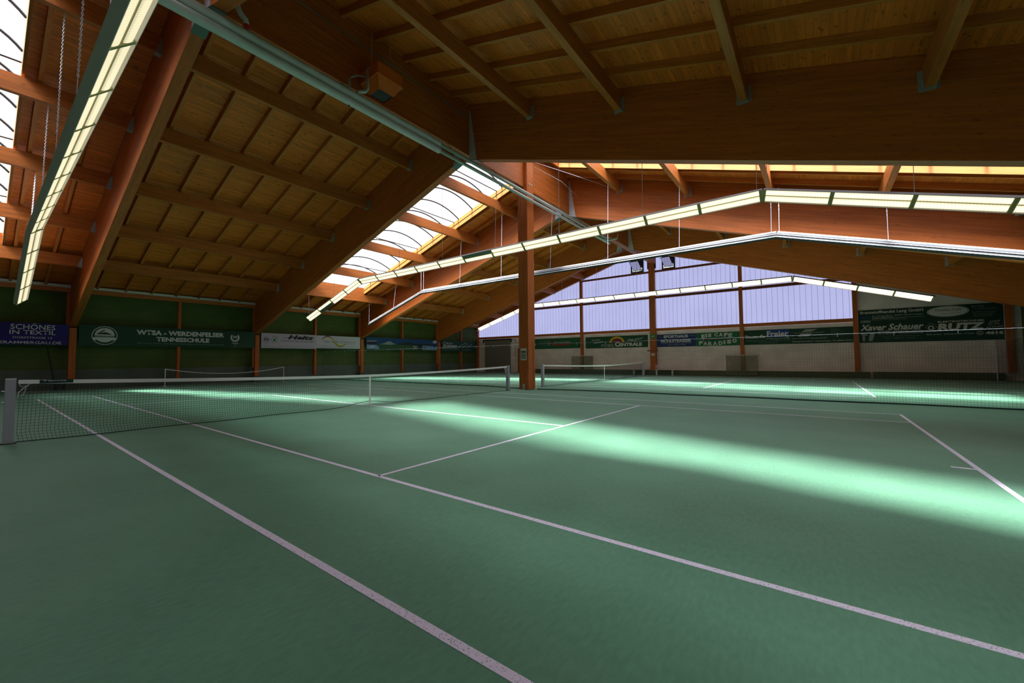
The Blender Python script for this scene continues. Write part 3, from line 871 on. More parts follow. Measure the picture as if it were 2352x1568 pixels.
# ------------------------------------------------------------------ tennis nets
def tennis_net(yc, half, x, hp, hc, label, cell, th, near):
    root = empty('tennis_net')
    for s in (-1, 1):
        y = yc + s * (half + .06)
        pm = M['post'] if near else M['post_bright']
        MB().box(x - .06, x + .06, y - .055, y + .055, 0, hp + .01).build('net_post', pm, root)
        MB().box(x - .062, x + .062, y - .057, y + .057, hp + .01, hp + .022).build('post_cap', M['housing_edge'], root)
        MB().box(x - .085, x + .085, y - .085, y + .085, 0.001, .012).build('post_socket', M['black'], root)
        # winder rope at the post
        rp = MB(); yy = y - s * .06
        rp.tube([(x - .03, yy - s*.02, hp - .03), (x - .05, yy - s*.05, hp - .12), (x - .02, yy - s*.10, hp - .10), (x - .03, yy - s*.03, hp - .20), (x - .05, yy - s*.015, hp - .28), (x - .03, yy - s*.08, hp - .24), (x-.03, yy - s*.10, hp - .12), (x-.03, yy - s*.16, hp - .05)], .008, 5)
        rp.build('tie_rope', M['tape'], root)
        if near and s < 0:
            kb = MB(); kb.tube([(x - .02, y - .055, hp - .18), (x - .02, y - .09, hp - .18)], .012, 8); kb.tube([(x - .02, y - .055, hp - .36), (x - .02, y - .085, hp - .36)], .012, 8)
            kb.build('crank_pin', M['steel'], root)
    def top(y):
        q = abs(y - yc) / half
        return hc + (hp - hc) * q ** 1.6
    def bot(y):
        q = abs(y - yc)
        return .012 + .11 * math.exp(-(q / .55) ** 2)
    def xo(y, f):      # net bottom bellies towards the camera side near the ends
        return x + .05 * (1 - f) ** 2 * math.sin(3.1 * y)
    y0, y1 = yc - half + .02, yc + half - .02
    nv = int((y1 - y0) / cell); nh = int(.9 / cell)
    w = ((th / 2, 0, 0), (0, th / 2, 0)); wh = ((th / 2, 0, 0), (0, 0, th / 2))
    nm = MB()
    FS = (0, .06, .16, .5, 1.0)
    for i in range(nv + 1):
        y = y0 + (y1 - y0) * i / nv
        z0, z1 = bot(y), top(y) - .03
        lean = -.03 * math.sin(1.3 * y) 
        pts = []
        for f in FS:
            sl = .06 * (1 - min(1, f / .16)) if f < .16 else 0
            pts.append((xo(y, f), y + lean * f + sl * (.6 if y < yc else -.6), z0 + (z1 - z0) * f))
        for a, b in zip(pts, pts[1:]): nm.strip(a, b, w)
    for j in range(1, nh):
        f = j / nh
        K = 60 if near else 30
        prev = None
        for i in range(K + 1):
            y = y0 + (y1 - y0) * i / K
            p_ = (xo(y, f), y, bot(y) + (top(y) - .03 - bot(y)) * f)
            if prev: nm.strip(prev, p_, wh)
            prev = p_
    nm.build('net_mesh', M['netting'], root)
    K = 48
    ys = [y0 + (y1 - y0) * i / K for i in range(K + 1)]
    MB().tube([(xo(y, 0), y, bot(y)) for y in ys], .008 if near else .010, 5).build('bottom_rope', M['rope_green'], root)
    hb = MB()
    for a, b in zip(ys, ys[1:]):
        ta, tb = top(a), top(b)
        hb.hexa([(x-.012, a, ta-.065), (x+.012, a, ta-.065), (x+.012, b, tb-.065), (x-.012, b, tb-.065), (x-.012, a, ta), (x+.012, a, ta), (x+.012, b, tb), (x-.012, b, tb)])
    hb.build('headband', M['tape'], root)
    if near:
        y_ = y0 + .22
        MB().box(x + .0125, x + .016, y_, y_ + .38, top(y_) - .062, top(y_) - .004).build('brand_tab', M['rope_green'], root)
        Face((x + .017, y_, top(y_) - .06), (0, 1, 0), (0, 0, 1), (1, 0, 0)).text('Tennis', .03, .03, .30, .052, M['white'], root, .02, d=.001)
    MB().box(x + .013, x + .020, yc - .026, yc + .026, .0, hc - .002).build('centre_strap', M['tape'], root)
    MB().box(x - .02, x + .03, yc - .03, yc + .03, 0.003, .015).build('strap_anchor', M['steel'], root)
    place_empty(root, (x, yc, 0))
    tag(root, label, 'tennis net')
tennis_net(0, 6.42, 0.0, 1.007, .873, 'tennis net of the near court, with white headband and centre strap', .0445, .0036, True)
tennis_net(15.95, 6.75, 0.0, 1.02, .90, 'tennis net of the far court, beyond the wooden column', .0445, .004, False)

# divider net hung on a wire between the courts
def divider(y, x0, x1, zt, label, cell=.06, th=.0026, pull=None):
    root = empty('divider_net'); nm = MB()
    def yy(x, z):
        v = y + .05 * math.sin(1.7 * x) * (1 - z / zt)
        if pull: v -= pull[1] * math.exp(-((x - pull[0]) / 1.6) ** 2)
        return v
    n = int((x1 - x0) / cell)
    w = ((th / 2, 0, 0), (0, th / 2, 0)); wh = ((0, th / 2, 0), (0, 0, th / 2))
    for i in range(n + 1):
        x = x0 + (x1 - x0) * i / n
        pts = [(x + .04 * math.sin(2.2 * x) * (1 - f), yy(x, zt * f), .02 + (zt - .03) * f) for f in (0, .5, 1)]
        for a, b in zip(pts, pts[1:]): nm.strip(a, b, w)
    for j in range(1, int(zt / cell)):
        z = .02 + j * cell; K = 70; prev = None
        for i in range(K + 1):
            x = x0 + (x1 - x0) * i / K; p_ = (x, yy(x, z), z)
            if prev: nm.strip(prev, p_, wh)
            prev = p_
    nm.build('net_mesh', M['netting_teal'], root)
    K = 90; xs = [x0 + (x1 - x0) * i / K for i in range(K + 1)]
    MB().tube([(x, yy(x, 0), .022) for x in xs], .020, 6).build('weighted_rope', M['rope_green'], root)
    MB().tube([(x, yy(x, zt), zt) for x in xs], .005, 5).build('top_wire', M['steel'], root)
    hk = MB(); x = x0 + .6
    while x < x1:
        hk.tube([(x, yy(x, zt), zt + .03), (x, yy(x, zt), zt - .08)], .008, 5); x += 1.18
    hk.build('net_hooks', M['steel_white'], root)
    place_empty(root, ((x0 + x1) / 2, y, 0)); tag(root, label, 'net')
divider(8.0, -17.9, 0.02, 1.93, 'green divider net between the courts, from the banner wall to the column', pull=(0.1, .45))
divider(8.0, .70, 17.9, 1.93, 'green divider net between the courts, from the column to the far right edge'.replace('far right edge', 'side wall opposite the banners'), pull=(0.6, .45))
# net along the side wall far right
root = empty('backstop_net'); nm = MB()
yy = 20.0
while yy < 24.8:
    nm.strip((17.6, yy, .05), (17.6, yy, 2.05), ((.003, 0, 0), (0, .003, 0))); yy += .11
for j in range(19): nm.strip((17.6, 20, .05 + j * .11), (17.6, 24.8, .05 + j * .11), ((.003, 0, 0), (0, 0, .003)))
nm.build('net_mesh', M['netting'], root)
MB().tube([(17.6, 24.82, 0), (17.6, 24.82, 2.1)], .025, 8).build('net_pole', M['steel_white'], root)
MB().tube([(17.6, 20, 2.06), (17.6, 24.82, 2.06)], .008, 5).build('top_wire', M['steel'], root)
place_empty(root, (17.6, 22.4, 0)); tag(root, 'dark backstop net by the far corner post, beside the double-height banner', 'net')

# small training net near the banner wall
root = empty('training_net')
xa = -16.6
for y in (-.92, 4.88): MB().tube([(xa, y, 0), (xa, y, .93)], .022, 8).build('net_post', M['white_paint'], root)
ys = [-.92 + 5.8 * i / 16 for i in range(17)]
MB().tube([(xa, y, .91 - .30 * (1 - ((y - 1.98) / 2.9) ** 2)) for y in ys], .018, 6).build('headband', M['tape'], root)
nm = MB(); y = -.9
while y < 4.88:
    nm.strip((xa, y, .08), (xa, y, .91 - .30 * (1 - ((y - 1.98) / 2.9) ** 2)), ((.002, 0, 0), (0, .002, 0))); y += .12
nm.build('net_mesh', M['netting'], root)
ft = MB()
for y in (-.92, 4.88): ft.box(xa - .35, xa + .35, y - .03, y + .03, 0, .03)
ft.build('foot_bar', M['white_paint'], root)
place_empty(root, (xa, 1.98, 0)); tag(root, 'small sagging training net standing before the banner wall', 'net')
o = MB().tube([(-17.9, -4.55, 0), (-18.2, -4.85, 1.98)], .022, 8).build('pole', M['black'])
tag(o, 'thin black pole leaning against the green wall below the blue banner', 'pole')

# ------------------------------------------------------------------ gate, door, benches, practice nets, vents
root = empty('sliding_gate')
MB().box(-17.38, -14.0, 25.08, 25.16, .02, 3.38).build('gate_leaf', M['gate'], root)
fr_ = MB()
for xx in (-17.42, -14.0): fr_.box(xx, xx + .06, 25.06, 25.18, 0, 3.38)
fr_.build('gate_frame', M['housing'], root)
MB().box(-17.55, -13.75, 24.98, 25.05, 3.24, 3.34).build('running_rail', M['black'], root)
for xx in (-17.5, -13.95): MB().box(xx, xx + .10, 24.93, 25.06, 3.02, 3.235).build('roller', M['black'], root)
place_empty(root, (-15.7, 25.1, 0)); tag(root, 'large grey sliding gate with black rail in the far corner', 'gate')
o = MB().tube([(-13.42, 25.06, 3.398), (-13.42, 25.06, 1.7), (-13.42, 25.06, 1.62)], [.012, .012, .05], 8).build('pull_cord', M['darkwood'])
tag(o, 'brown pull cord with knob hanging between the grey gate and the column', 'cord')
root = empty('door_1')
MB().box(-13.05, -11.9 - .4, 25.12, 25.19, .02, 2.3).build('door_leaf', M['darkwood'], root)
MB().box(-12.86, -12.62, 25.10, 25.118, 1.15, 1.95).build('door_window', glowing('daylit_pane', (1, 1, 1), 1.1, 0), root)
MB().box(-13.12, -13.05, 25.10, 25.19, 0, 2.36).build('door_frame', M['darkwood'], root)
place_empty(root, (-12.7, 25.15, 0)); tag(root, kind='structure')

def bench(x0, x1, label):
    root = empty('bench'); 
    lx = (x0 + .12, x1 - .38)
    for x in lx:
        for y in (24.42, 24.62):
            MB().box(x, x + .07, y, y + .07, 0, .41).build('leg', M['bench_leg'], root)
    for j in range(3): MB().box(x0, x1, 24.38 + j * .12, 24.48 + j * .12, .42, .45).build('seat_slat', M['bench'], root)
    for z in (.54, .64, .74): MB().box(x0, x1, 24.735, 24.76, z, z + .05).build('back_slat', M['bench'], root)
    for x in lx: MB().hexa([(x, 24.70, .40), (x+.05, 24.70, .40), (x+.05, 24.72, .40), (x, 24.72, .40), (x, 24.765, .80), (x+.05, 24.765, .80), (x+.05, 24.785, .80), (x, 24.785, .80)]).build('back_support', M['bench_leg'], root)
    place_empty(root, ((x0 + x1) / 2, 24.55, 0)); tag(root, label, 'bench', 'white slatted benches at the gable wall')
bench(-1.52, -.22, 'white slatted bench by the middle gable post, on the gate side')
bench(.26, 1.92, 'white slatted bench by the middle gable post, below the sports shop banner')

mesh_m = bpy.data.materials.new('fine_grey_green_mesh'); mesh_m.use_nodes = True
nt = mesh_m.node_tree; bs = nt.nodes['Principled BSDF']; bs.inputs['Base Color'].default_value = (.26, .27, .20, 1); bs.inputs['Roughness'].default_value = .9
bs.inputs['Alpha'].default_value = .32
def practice_net(x0, x1, z1, label):
    root = empty('practice_net'); y = 24.86
    MB().tube([(x0 - .05, y, z1), (x1 + .12, y, z1)], .03, 8).build('top_bar', M['housing'], root)
    for x in (x0, x1): MB().tube([(x, y + .02, 0), (x, y + .02, z1)], .015, 6).build('upright', M['plinth'], root)
    MB().box(x0, x1, y - .004, y + .004, .10, z1 - .02).build('net_sheet', mesh_m, root)
    c = [(x0 + .08 + (x1 - x0 - .16) * i / 12, y - .02, z1 - .05 - .75 * (1 - ((i - 6) / 6) ** 2)) for i in range(13)]
    MB().tube(c, .010, 5).build('slack_rope', M['plinth'], root)
    place_empty(root, ((x0 + x1) / 2, y, 0)); tag(root, label, 'practice net', 'small practice nets at the gable wall')
practice_net(-7.05, -5.08, 1.55, 'small grey-green practice net before the gable post left of the furniture banner'.replace('left of the furniture banner', 'between the two banners nearest the column'))
practice_net(5.14, 7.02, 1.46, 'small grey-green practice net below the ice cafe banner')

def vent(x0, x1, z0, z1, label):
    root = empty('vent_window'); y0, y1 = 25.10, 25.20
    f = MB(); t = .10
    f.box(x0, x1, y0, y1, z0, z0 + t); f.box(x0, x1, y0, y1, z1 - t, z1); f.box(x0, x0 + t, y0, y1, z0 + t, z1 - t); f.box(x1 - t, x1, y0, y1, z0 + t, z1 - t)
    f.build('vent_frame', M['black'], root)
    s_ = MB(); L_ = (z1 - z0) * .60; zt2 = z1 - .24
    def q(x, l, d): return (x - .18 * (1 - l / L_) , y0 - .03 - .32 * (1 - l / L_) - d, zt2 - l)
    for (xa_, xb_) in ((x0 + .20, x0 + .23), (x1 - .13, x1 - .10)):
        s_.hexa([q(xa_, L_, 0), q(xb_, L_, 0), q(xb_, L_, .03), q(xa_, L_, .03), q(xa_, 0, 0), q(xb_, 0, 0), q(xb_, 0, .03), q(xa_, 0, .03)])
    s_.box(x0 + .02, x1 - .02, y0 - .40, y0 - .34, zt2 - .01, zt2 + .03)
    s_.box(x0 + .20, x1 - .10, y0 - .06, y0 - .02, zt2 - L_ - .03, zt2 - L_)
    s_.build('sash', M['black'], root)
    MB().hexa([q(x0+.23, L_, .01), q(x1-.13, L_, .01), q(x1-.13, L_, .02), q(x0+.23, L_, .02), q(x0+.23, 0, .01), q(x1-.13, 0, .01), q(x1-.13, 0, .02), q(x0+.23, 0, .02)]).build('sash_pane', glowing('vent_pane', (.42, .42, .70), .50, 0, stripes=(0, .22)), root)
    MB().box(x0 + t, x1 - t, y0 + .015, y0 + .025, z0 + (z1 - z0) * .36, z1 - t).build('dark_reveal', M['black'], root)
    MB().box(x0 + t, x1 - t, y0 + .03, y0 + .04, z0 + t, z0 + (z1 - z0) * .36).build('daylight_gap', M['vent_back'], root)
    place_empty(root, ((x0 + x1) / 2, y0, z0)); tag(root, label, 'vent window', 'black vent windows in the gable')
m, nt, b = new_mat('view_through_gap')
nt.nodes.clear(); em = nt.nodes.new('ShaderNodeEmission'); o_ = nt.nodes.new('ShaderNodeOutputMaterial'); nt.links.new(em.outputs[0], o_.inputs[0])
nz = nt.nodes.new('ShaderNodeTexNoise'); nz.inputs['Scale'].default_value = 9; cr = nt.nodes.new('ShaderNodeValToRGB')
cr.color_ramp.elements[0].position = .45; cr.color_ramp.elements[1].position = .5
cr.color_ramp.elements[0].color = (.12, .18, .08, 1); cr.color_ramp.elements[1].color = (1, 1, 1, 1)
tc = nt.nodes.new('ShaderNodeTexCoord'); nt.links.new(tc.outputs['Object'], nz.inputs['Vector']); nt.links.new(nz.outputs['Fac'], cr.inputs['Fac']); nt.links.new(cr.outputs['Color'], em.inputs['Color'])
M['vent_back'] = m
vent(-1.66, -.63, 8.19, 9.27, 'black-framed tilted vent window high in the gable, on the gate side of the middle post')
vent(.81, 1.79, 8.16, 9.25, 'black-framed tilted vent window high in the gable, above the sports shop banner')

# ------------------------------------------------------------------ banners
def banner_left(y0, y1, z0, z1, rgb, label, name='banner', x=-17.99, back=None):
    root = empty(name)
    MB().box(x - .02, x, y0, y1, z0, z1).build('banner_sheet', flat('banner_ground', rgb), root)
    tag(root, label, 'banner', 'advertising banners')

    return root, Face((x, y0, z0), (0, 1, 0), (0, 0, 1), (1, 0, 0)), y1 - y0, z1 - z0
def banner_back(x0, x1, z0, z1, rgb, label, y=25.165):
    root = empty('banner')
    MB().box(x0, x1, y, y + .02, z0, z1).build('banner_sheet', flat('banner_ground', rgb), root)
    tag(root, label, 'banner', 'advertising banners')
    return root, Face((x0, y, z0), (1, 0, 0), (0, 0, 1), (0, -1, 0)), x1 - x0, z1 - z0
WT, WD = M['white'], flat('dim_lettering', (.30, .36, .33))
DG = (.008, .055, .030)
# 1 blue
r, F, w, h = banner_left(-11.4, -4.22, 2.10, 3.08, (.010, .010, .19), 'dark blue textile shop banner with white capitals on the green wall')
F.text('SCHÖNES', w - 1.74, h*.70, w - .42, h*.985, WT, r, .01)
F.text('IN TEXTIL', w - 1.76, h*.48, w - .40, h*.665, WT, r, .01)
F.text('DORFSTRASSE 13', w - 1.66, h*.28, w - .52, h*.375, WT, r, .0)
F.text('OBERAMMERGAU.DE', w - 2.35, h*.04, w - .22, h*.17, WT, r, .01)
place_empty(r, (-18, -7.8, 2.1))
# 2 tennis school
r, F, w, h = banner_left(-3.88, 3.72, 2.11, 3.12, DG, 'dark green tennis school banner with round mountain emblem on the green wall')
cx = .88
F.ring(cx, h*.50, .46, .46, .03, WT, r, 'emblem_ring')
F.disc(cx, h*.52, .355, .355, WT, r, 'emblem_disc')
F.poly([(cx-.30, h*.56), (cx-.02, h*.80), (cx+.02, h*.77), (cx-.16, h*.62), (cx, h*.67), (cx+.14, h*.63), (cx+.05, h*.66), (cx+.30, h*.55)], flat('emblem_dark', DG), r, 'emblem_mountain', d=.005)
F.poly([(cx-.35, h*.41), (cx+.35, h*.41), (cx+.35, h*.50), (cx-.35, h*.50)], flat('emblem_grey', (.20, .24, .22)), r, 'emblem_bar', d=.006)
F.poly([(cx-.46, h*.40), (cx+.46, h*.40), (cx+.36, h*.28), (cx-.36, h*.28)], WT, r, 'emblem_ribbon', d=.007)
F.text('WTSA - WERDENFELSER', 2.05, h*.60, 5.95, h*.86, WT, r, .045)
F.text('TENNISSCHULE', 2.85, h*.27, 5.22, h*.51, WT, r, .045)
F.text('Hans u. Margit Albertus   Email: Albertus.Tennisschule@t-online.de www.tennis-oberstdorf.de', 2.1, h*.12, 5.97, h*.20, WD, r, .0)
cx = 6.52
F.ring(cx, h*.62, .24, .26, .09, WT, r, 'laurel_wreath', a0=math.radians(140), a1=math.radians(400))
F.text('35', cx-.11, h*.58, cx+.11, h*.72, WT, r, .03)
F.text('Tennis', cx-.17, h*.24, cx+.17, h*.33, WT, r, .02)
F.text('seit', cx-.05, h*.17, cx+.05, h*.21, WT, r)
F.text('Jahre Albertus', cx-.20, h*.06, cx+.20, h*.11, WD, r)
place_empty(r, (-18, 0, 2.11))
# 3 white car dealer
WB = (.46, .44, .56)
r, F, w, h = banner_left(4.10, 7.655, 2.13, 3.10, WB, 'white car dealer banner with black slanted name on the green wall')
BK = flat('black_lettering', (.012, .012, .02)); NV = flat('navy_lettering', (.03, .04, .15)); GN = flat('green_print', (.02, .16, .06))
F.disc(.29, h*.56, .185, .185, NV, r, 'round_emblem'); F.ring(.29, h*.56, .165, .165, .022, M['white'], r, 'emblem_ring', d=.005)
F.text('V', .21, h*.56, .37, h*.70, M['white'], r, .0, d=.006); F.text('W', .18, h*.41, .40, h*.56, M['white'], r, .0, d=.006)
F.ring(.78, h*.54, .185, .185, .022, GN, r, 'emblem_ring'); F.disc(.78, h*.54, .145, .145, flat('pale_ring', (.5, .52, .5)), r, 'emblem_disc')
F.poly([(.70, h*.47), (.85, h*.45), (.83, h*.53), (.88, h*.58), (.82, h*.66), (.74, h*.60), (.69, h*.56)], GN, r, 'winged_arrow', d=.005)
F.text('Das Auto.', .16, h*.27, .44, h*.32, BK, r); F.text('SKODA', .62, h*.78, .96, h*.83, BK, r)
F.text('Heitz', 1.62, h*.63, 3.30, h*.93, BK, r, .05, slant=.55)
F.poly([(1.22, h*.72), (1.95, h*.80), (2.1, h*.80), (2.05, h*.73)], flat('grey_streak', (.12, .12, .15)), r, 'speed_streak')
F.text('Ihr Partner für Neu- und Jahreswagen', 1.22, h*.44, 3.38, h*.55, BK, r, .01, slant=.2)
F.text('Oberammergau · Sportplatz · Telefon 08822 3529 · www.autohaus-heitz.de', .14, h*.09, 3.40, h*.145, NV, r)
place_empty(r, (-18, 5.9, 2.13))
# 4 hotel
r, F, w, h = banner_left(7.66, 11.08, 2.19, 3.09, (.52, .51, .60), 'white hotel banner with blue, yellow and green wave on the green wall')
MB().box(-18.021, -18.012, 7.66, 11.13, 2.11, 3.12).build('backing_board', flat('backing_green', (.008, .06, .02)), r)
def wave(off, th_, mat, nm, dd):
    pts = []; n = 24
    up, lo = [], []
    for i in range(n + 1):
        u = i / n; a = .34 + 1.98 * u; b = h * (.55 + off) + .27 * math.sin(u * 2 * math.pi * .97 + .15) - .05 * u
        tk = th_ * math.sin(math.pi * min(1, max(0, u * .94 + .03))) ** .6
        up.append((a, b + tk)); lo.append((a, b))
    F.poly(lo + up[::-1], mat, r, nm, d=dd)
BL, YL, GR = flat('blue_print', (.02, .05, .40)), flat('yellow_print', (.75, .45, .01)), flat('leaf_green_print', (.01, .22, .02))
def seg_wave(u0, u1, off, th_, mat, nm, dd):
    n = 16; up, lo = [], []
    for i in range(n + 1):
        u = u0 + (u1 - u0) * i / n; a = .30 + 2.0 * u; b = h * (.52 + off) + .29 * math.sin(u * 2 * math.pi)
        tk = th_ * (math.sin(math.pi * i / n)) ** .5 + .002
        up.append((a, b + tk)); lo.append((a, b))
    F.poly(lo + up[::-1], mat, r, nm, d=dd)
seg_wave(0, .62, .075, .085, BL, 'blue_wave', .003)
seg_wave(.02, .98, .0, .095, YL, 'yellow_wave', .004)
seg_wave(.42, 1.0, -.075, .08, GR, 'green_wave', .003)
F.text('PARKHOTEL SONNENHOF', .50, h*.44, 3.02, h*.60, flat('grey_lettering', (.10, .11, .16)), r, -.01, d=.006)
F.text('OBERAMMERGAU', 2.25, h*.33, 3.0, h*.38, flat('grey_lettering', (.12, .13, .2)), r)
F.text('König-Ludwig-Str. 12 · Oberammergau · Telefon 08822 9130', .14, h*.16, 3.1, h*.21, NV, r)
F.text('info@parkhotel-sonnenhof.de · www.parkhotel-sonnenhof.de', .32, h*.06, 2.9, h*.11, NV, r)
place_empty(r, (-18, 9.4, 2.19))
# 5 landscape picture banner
r, F, w, h = banner_left(11.62, 19.08, 2.17, 3.12, (.006, .055, .18), 'blue and green landscape picture banner with mountains on the green wall')
F.poly([(0, 0), (w, 0), (w, h*.36), (w*.75, h*.46), (w*.5, h*.50), (w*.12, h*.42), (0, h*.34)], flat('meadow', (.025, .085, .035)), r, 'meadow', d=.003)
F.poly([(w*.38, h*.44), (w*.46, h*.62), (w*.55, h*.70), (w*.62, h*.62), (w*.74, h*.56), (w*.82, h*.62), (w*.95, h*.60), (w, h*.50), (w, h*.42)], flat('far_hills', (.010, .020, .030)), r, 'hills', d=.004)
F.poly([(w*.16, h*.46), (w*.22, h*.54), (w*.26, h*.70), (w*.30, h*.74), (w*.33, h*.60), (w*.37, h*.50), (w*.30, h*.42)], flat('snow_peak', (.26, .28, .32)), r, 'snow_peak', d=.005)
F.poly([(.05, h*.42), (.95, h*.42), (.95, h*.62), (.05, h*.62)], flat('dark_emblem', (.01, .01, .05)), r, 'emblem', d=.006)
F.poly([(.05, h*.63), (.9, h*.66), (.95, h*.76), (.05, h*.72)], flat('pale_roof', (.26, .25, .26)), r, 'chalet_roof', d=.006)
F.poly([(.05, h*.03), (1.15, h*.03), (1.15, h*.20), (.9, h*.38), (.05, h*.38)], flat('pale_blue', (.20, .28, .50)), r, 'winter_panel', d=.006)
F.poly([(.25, h*.10), (.8, h*.22), (.7, h*.33), (.35, h*.26)], flat('figure_white', (.45, .45, .55)), r, 'skier', d=.008)
F.poly([(w*.69, h*.03), (w*.745, h*.03), (w*.75, h*.50), (w*.71, h*.56), (w*.685, h*.45)], flat('dark_tree', (.005, .015, .012)), r, 'tree', d=.007)
F.poly([(w*.755, h*.03), (w*.99, h*.03), (w*.99, h*.42), (w*.76, h*.46)], flat('pool_blue', (.08, .24, .42)), r, 'pool', d=.006)
F.poly([(w*.755, h*.03), (w*.99, h*.03), (w*.99, h*.08), (w*.76, h*.08)], flat('foam_white', (.35, .37, .42)), r, 'pool_edge', d=.008)
for q in range(4): F.poly([(w*(.77 + .013*q), h*.10), (w*(.776 + .013*q), h*.10), (w*(.776 + .013*q), h*.34), (w*(.77 + .013*q), h*.34)], flat('dark_red', (.12, .03, .04)), r, 'figure_stripe', d=.009)
F.poly([(w*.61, h*.34), (w*.64, h*.22), (w*.655, h*.12), (w*.67, h*.25), (w*.69, h*.44), (w*.66, h*.30), (w*.64, h*.42)], flat('figure_pale', (.25, .28, .30)), r, 'figure', d=.008)
F.disc(w*.955, h*.82, .26, h*.15, flat('pale_sun', (.42, .42, .42)), r, 'balloon', d=.007)
F.poly([(w*.93, h*.30), (w*.97, h*.30), (w*.97, h*.68), (w*.93, h*.60)], flat('blue_figure', (.01, .02, .14)), r, 'figure', d=.009)
place_empty(r, (-18, 15.3, 2.17))
# 6 book shop
r, F, w, h = banner_left(19.66, 24.3, 2.12, 3.14, DG, 'dark green book shop banner in the far corner of the green wall')
F.text('BUCH', .62, h*.66, 1.35, h*.82, WT, r); F.ring(.32, h*.74, .26, h*.15, .035, WT, r, 'open_book', seg=4)
F.text('SCHWARZ', .14, h*.38, 1.98, h*.58, WT, r, .03); F.text('Oberammergau', .16, h*.20, 2.0, h*.30, WT, r)
F.text('Zeitschriften', 2.2, h*.40, 3.25, h*.50, WT, r, rise=h*.42); F.text('Lotto', 2.85, h*.36, 3.55, h*.48, WT, r, rise=h*.40); F.text('Toto', 3.45, h*.36, 4.1, h*.48, WT, r, rise=h*.35)
F.text('Tel. 08822', 2.7, h*.14, 3.9, h*.22, WD, r)
place_empty(r, (-18, 22, 2.12))

# back wall
G1 = (.010, .105, .045)
r, F, w, h = banner_back(-11.9, -6.30, 2.24, 3.19, G1, 'green banner with small white lines and red stripe beside the column')
F.text('Wir wünschen', w - 4.3, h*.72, w - 3.15, h*.80, WD, r); F.text('den Spielern', w - 4.3, h*.60, w - 3.2, h*.68, WD, r); F.text('schöne Spielstunden', w - 4.45, h*.48, w - 3.0, h*.56, WT, r)
F.text('Hausgeräte', w - 4.2, h*.30, w - 3.2, h*.36, WD, r)
F.text('Hinweganlagen', w - 2.75, h*.52, w - 1.05, h*.70, flat('pale_red_lettering', (.40, .33, .33)), r, .02)
F.poly([(w - 2.95, h*.30), (w - 1.15, h*.34), (w - 1.0, h*.44), (w - 2.95, h*.42)], flat('red_stripe', (.45, .02, .02)), r, 'red_stripe')
F.disc(w - 2.85, h*.62, .14, .14, flat('red_dot', (.35, .01, .02)), r, 'red_dot'); 
F.ring(w - .55, h*.50, .30, .20, .06, BK, r, 'black_emblem', a0=-1.5, a1=1.2); F.text('A', w - 5.0, h*.34, w - 4.75, h*.55, WT, r, slant=.4)
place_empty(r, (-9.1, 25.1, 2.24))
r, F, w, h = banner_back(-5.84, -.42, 2.18, 3.16, (.004, .065, .028), 'dark green furniture banner with yellow and red arch')
F.ring(2.85, h*.44, .66, .50*h*1.03, .17, flat('arch_yellow', (.65, .42, .01)), r, 'yellow_arch', a0=0, a1=math.pi, d=.003)
F.ring(2.85, h*.44, .49, .34*h*1.05, .49, flat('arch_red', (.22, .008, .03)), r, 'red_arch', a0=0, a1=math.pi, d=.004)
F.text('MÖBEL', 1.50, h*.10, 2.62, h*.40, WT, r, -.01); F.text('C', 2.66, h*.10, 3.06, h*.50, WT, r, .05, d=.006); F.text('ENTRALE', 3.06, h*.12, 4.95, h*.40, WT, r, .05, d=.006)
F.text('Schongau', .55, h*.60, 1.35, h*.76, WT, r, slant=.3, rise=h*.06); F.text('Altenstadt', .75, h*.40, 1.6, h*.56, WT, r, slant=.3, rise=h*.10)
F.text('Alles', 3.72, h*.56, 4.2, h*.70, WT, r, rise=h*.05, slant=.2); F.text('zum Wohnen!', 4.0, h*.50, 5.0, h*.66, WT, r, rise=h*.20, slant=.2)
place_empty(r, (-3.1, 25.1, 2.18))
r, F, w, h = banner_back(.30, 3.12, 2.16, 3.12, (.012, .030, .18), 'blue sports shop banner with white lettering by the middle post')
F.text('SPORTHAUS', .50, h*.70, 2.28, h*.93, WT, r, .045); F.text('MÜHLSTRASSER', .30, h*.34, 2.50, h*.62, WT, r, .045)
F.text('Theaterstraße 2 · 82487 Oberammergau', .30, h*.24, 2.52, h*.30, WT, r); F.text('Telefon 0 88 22 / 65 458', .80, h*.12, 2.08, h*.19, WT, r)
F.text('Sport', -.0 + .02, h*.78, .34, h*.84, WD, r); F.text('Mode', 2.42, h*.80, 2.76, h*.86, WD, r)
place_empty(r, (1.7, 25.1, 2.16))
r, F, w, h = banner_back(3.125, 6.0, 2.15, 3.13, (.008, .15, .060), 'bright green ice cafe banner with white letters on an arc')
for t, a, b in (('E', .38, .60), ('I', .66, .65), ('S', .82, .66), ('C', 1.25, .68), ('A', 1.55, .68), ('F', 1.87, .66), ('E', 2.15, .62)):
    F.text(t, a, h*b, a + (.10 if t == 'I' else .24), h*(b + .27), WT, r, .05)
for t, a, b in (('P', .20, .10), ('A', .50, .06), ('R', .82, .04), ('A', 1.14, .04), ('D', 1.50, .06), ('I', 1.84, .10), ('S', 2.04, .14), ('O', 2.38, .20)):
    F.text(t, a, h*b, a + (.10 if t == 'I' else .28), h*(b + .28), WT, r, .05)
F.poly([(.45, h*.44), (2.45, h*.50), (2.45, h*.57), (.45, h*.52)], flat('dull_red', (.16, .04, .06)), r, 'red_bar')
place_empty(r, (4.5, 25.1, 2.15))
r, F, w, h = banner_back(6.24, 8.985, 2.16, 3.15, (.003, .050, .024), 'dark green building material banner with blue name panel')
F.poly([(1.30, h*.48), (2.58, h*.48), (2.58, h*.97), (1.30, h*.97)], flat('blue_panel', (.012, .050, .32)), r, 'blue_panel')
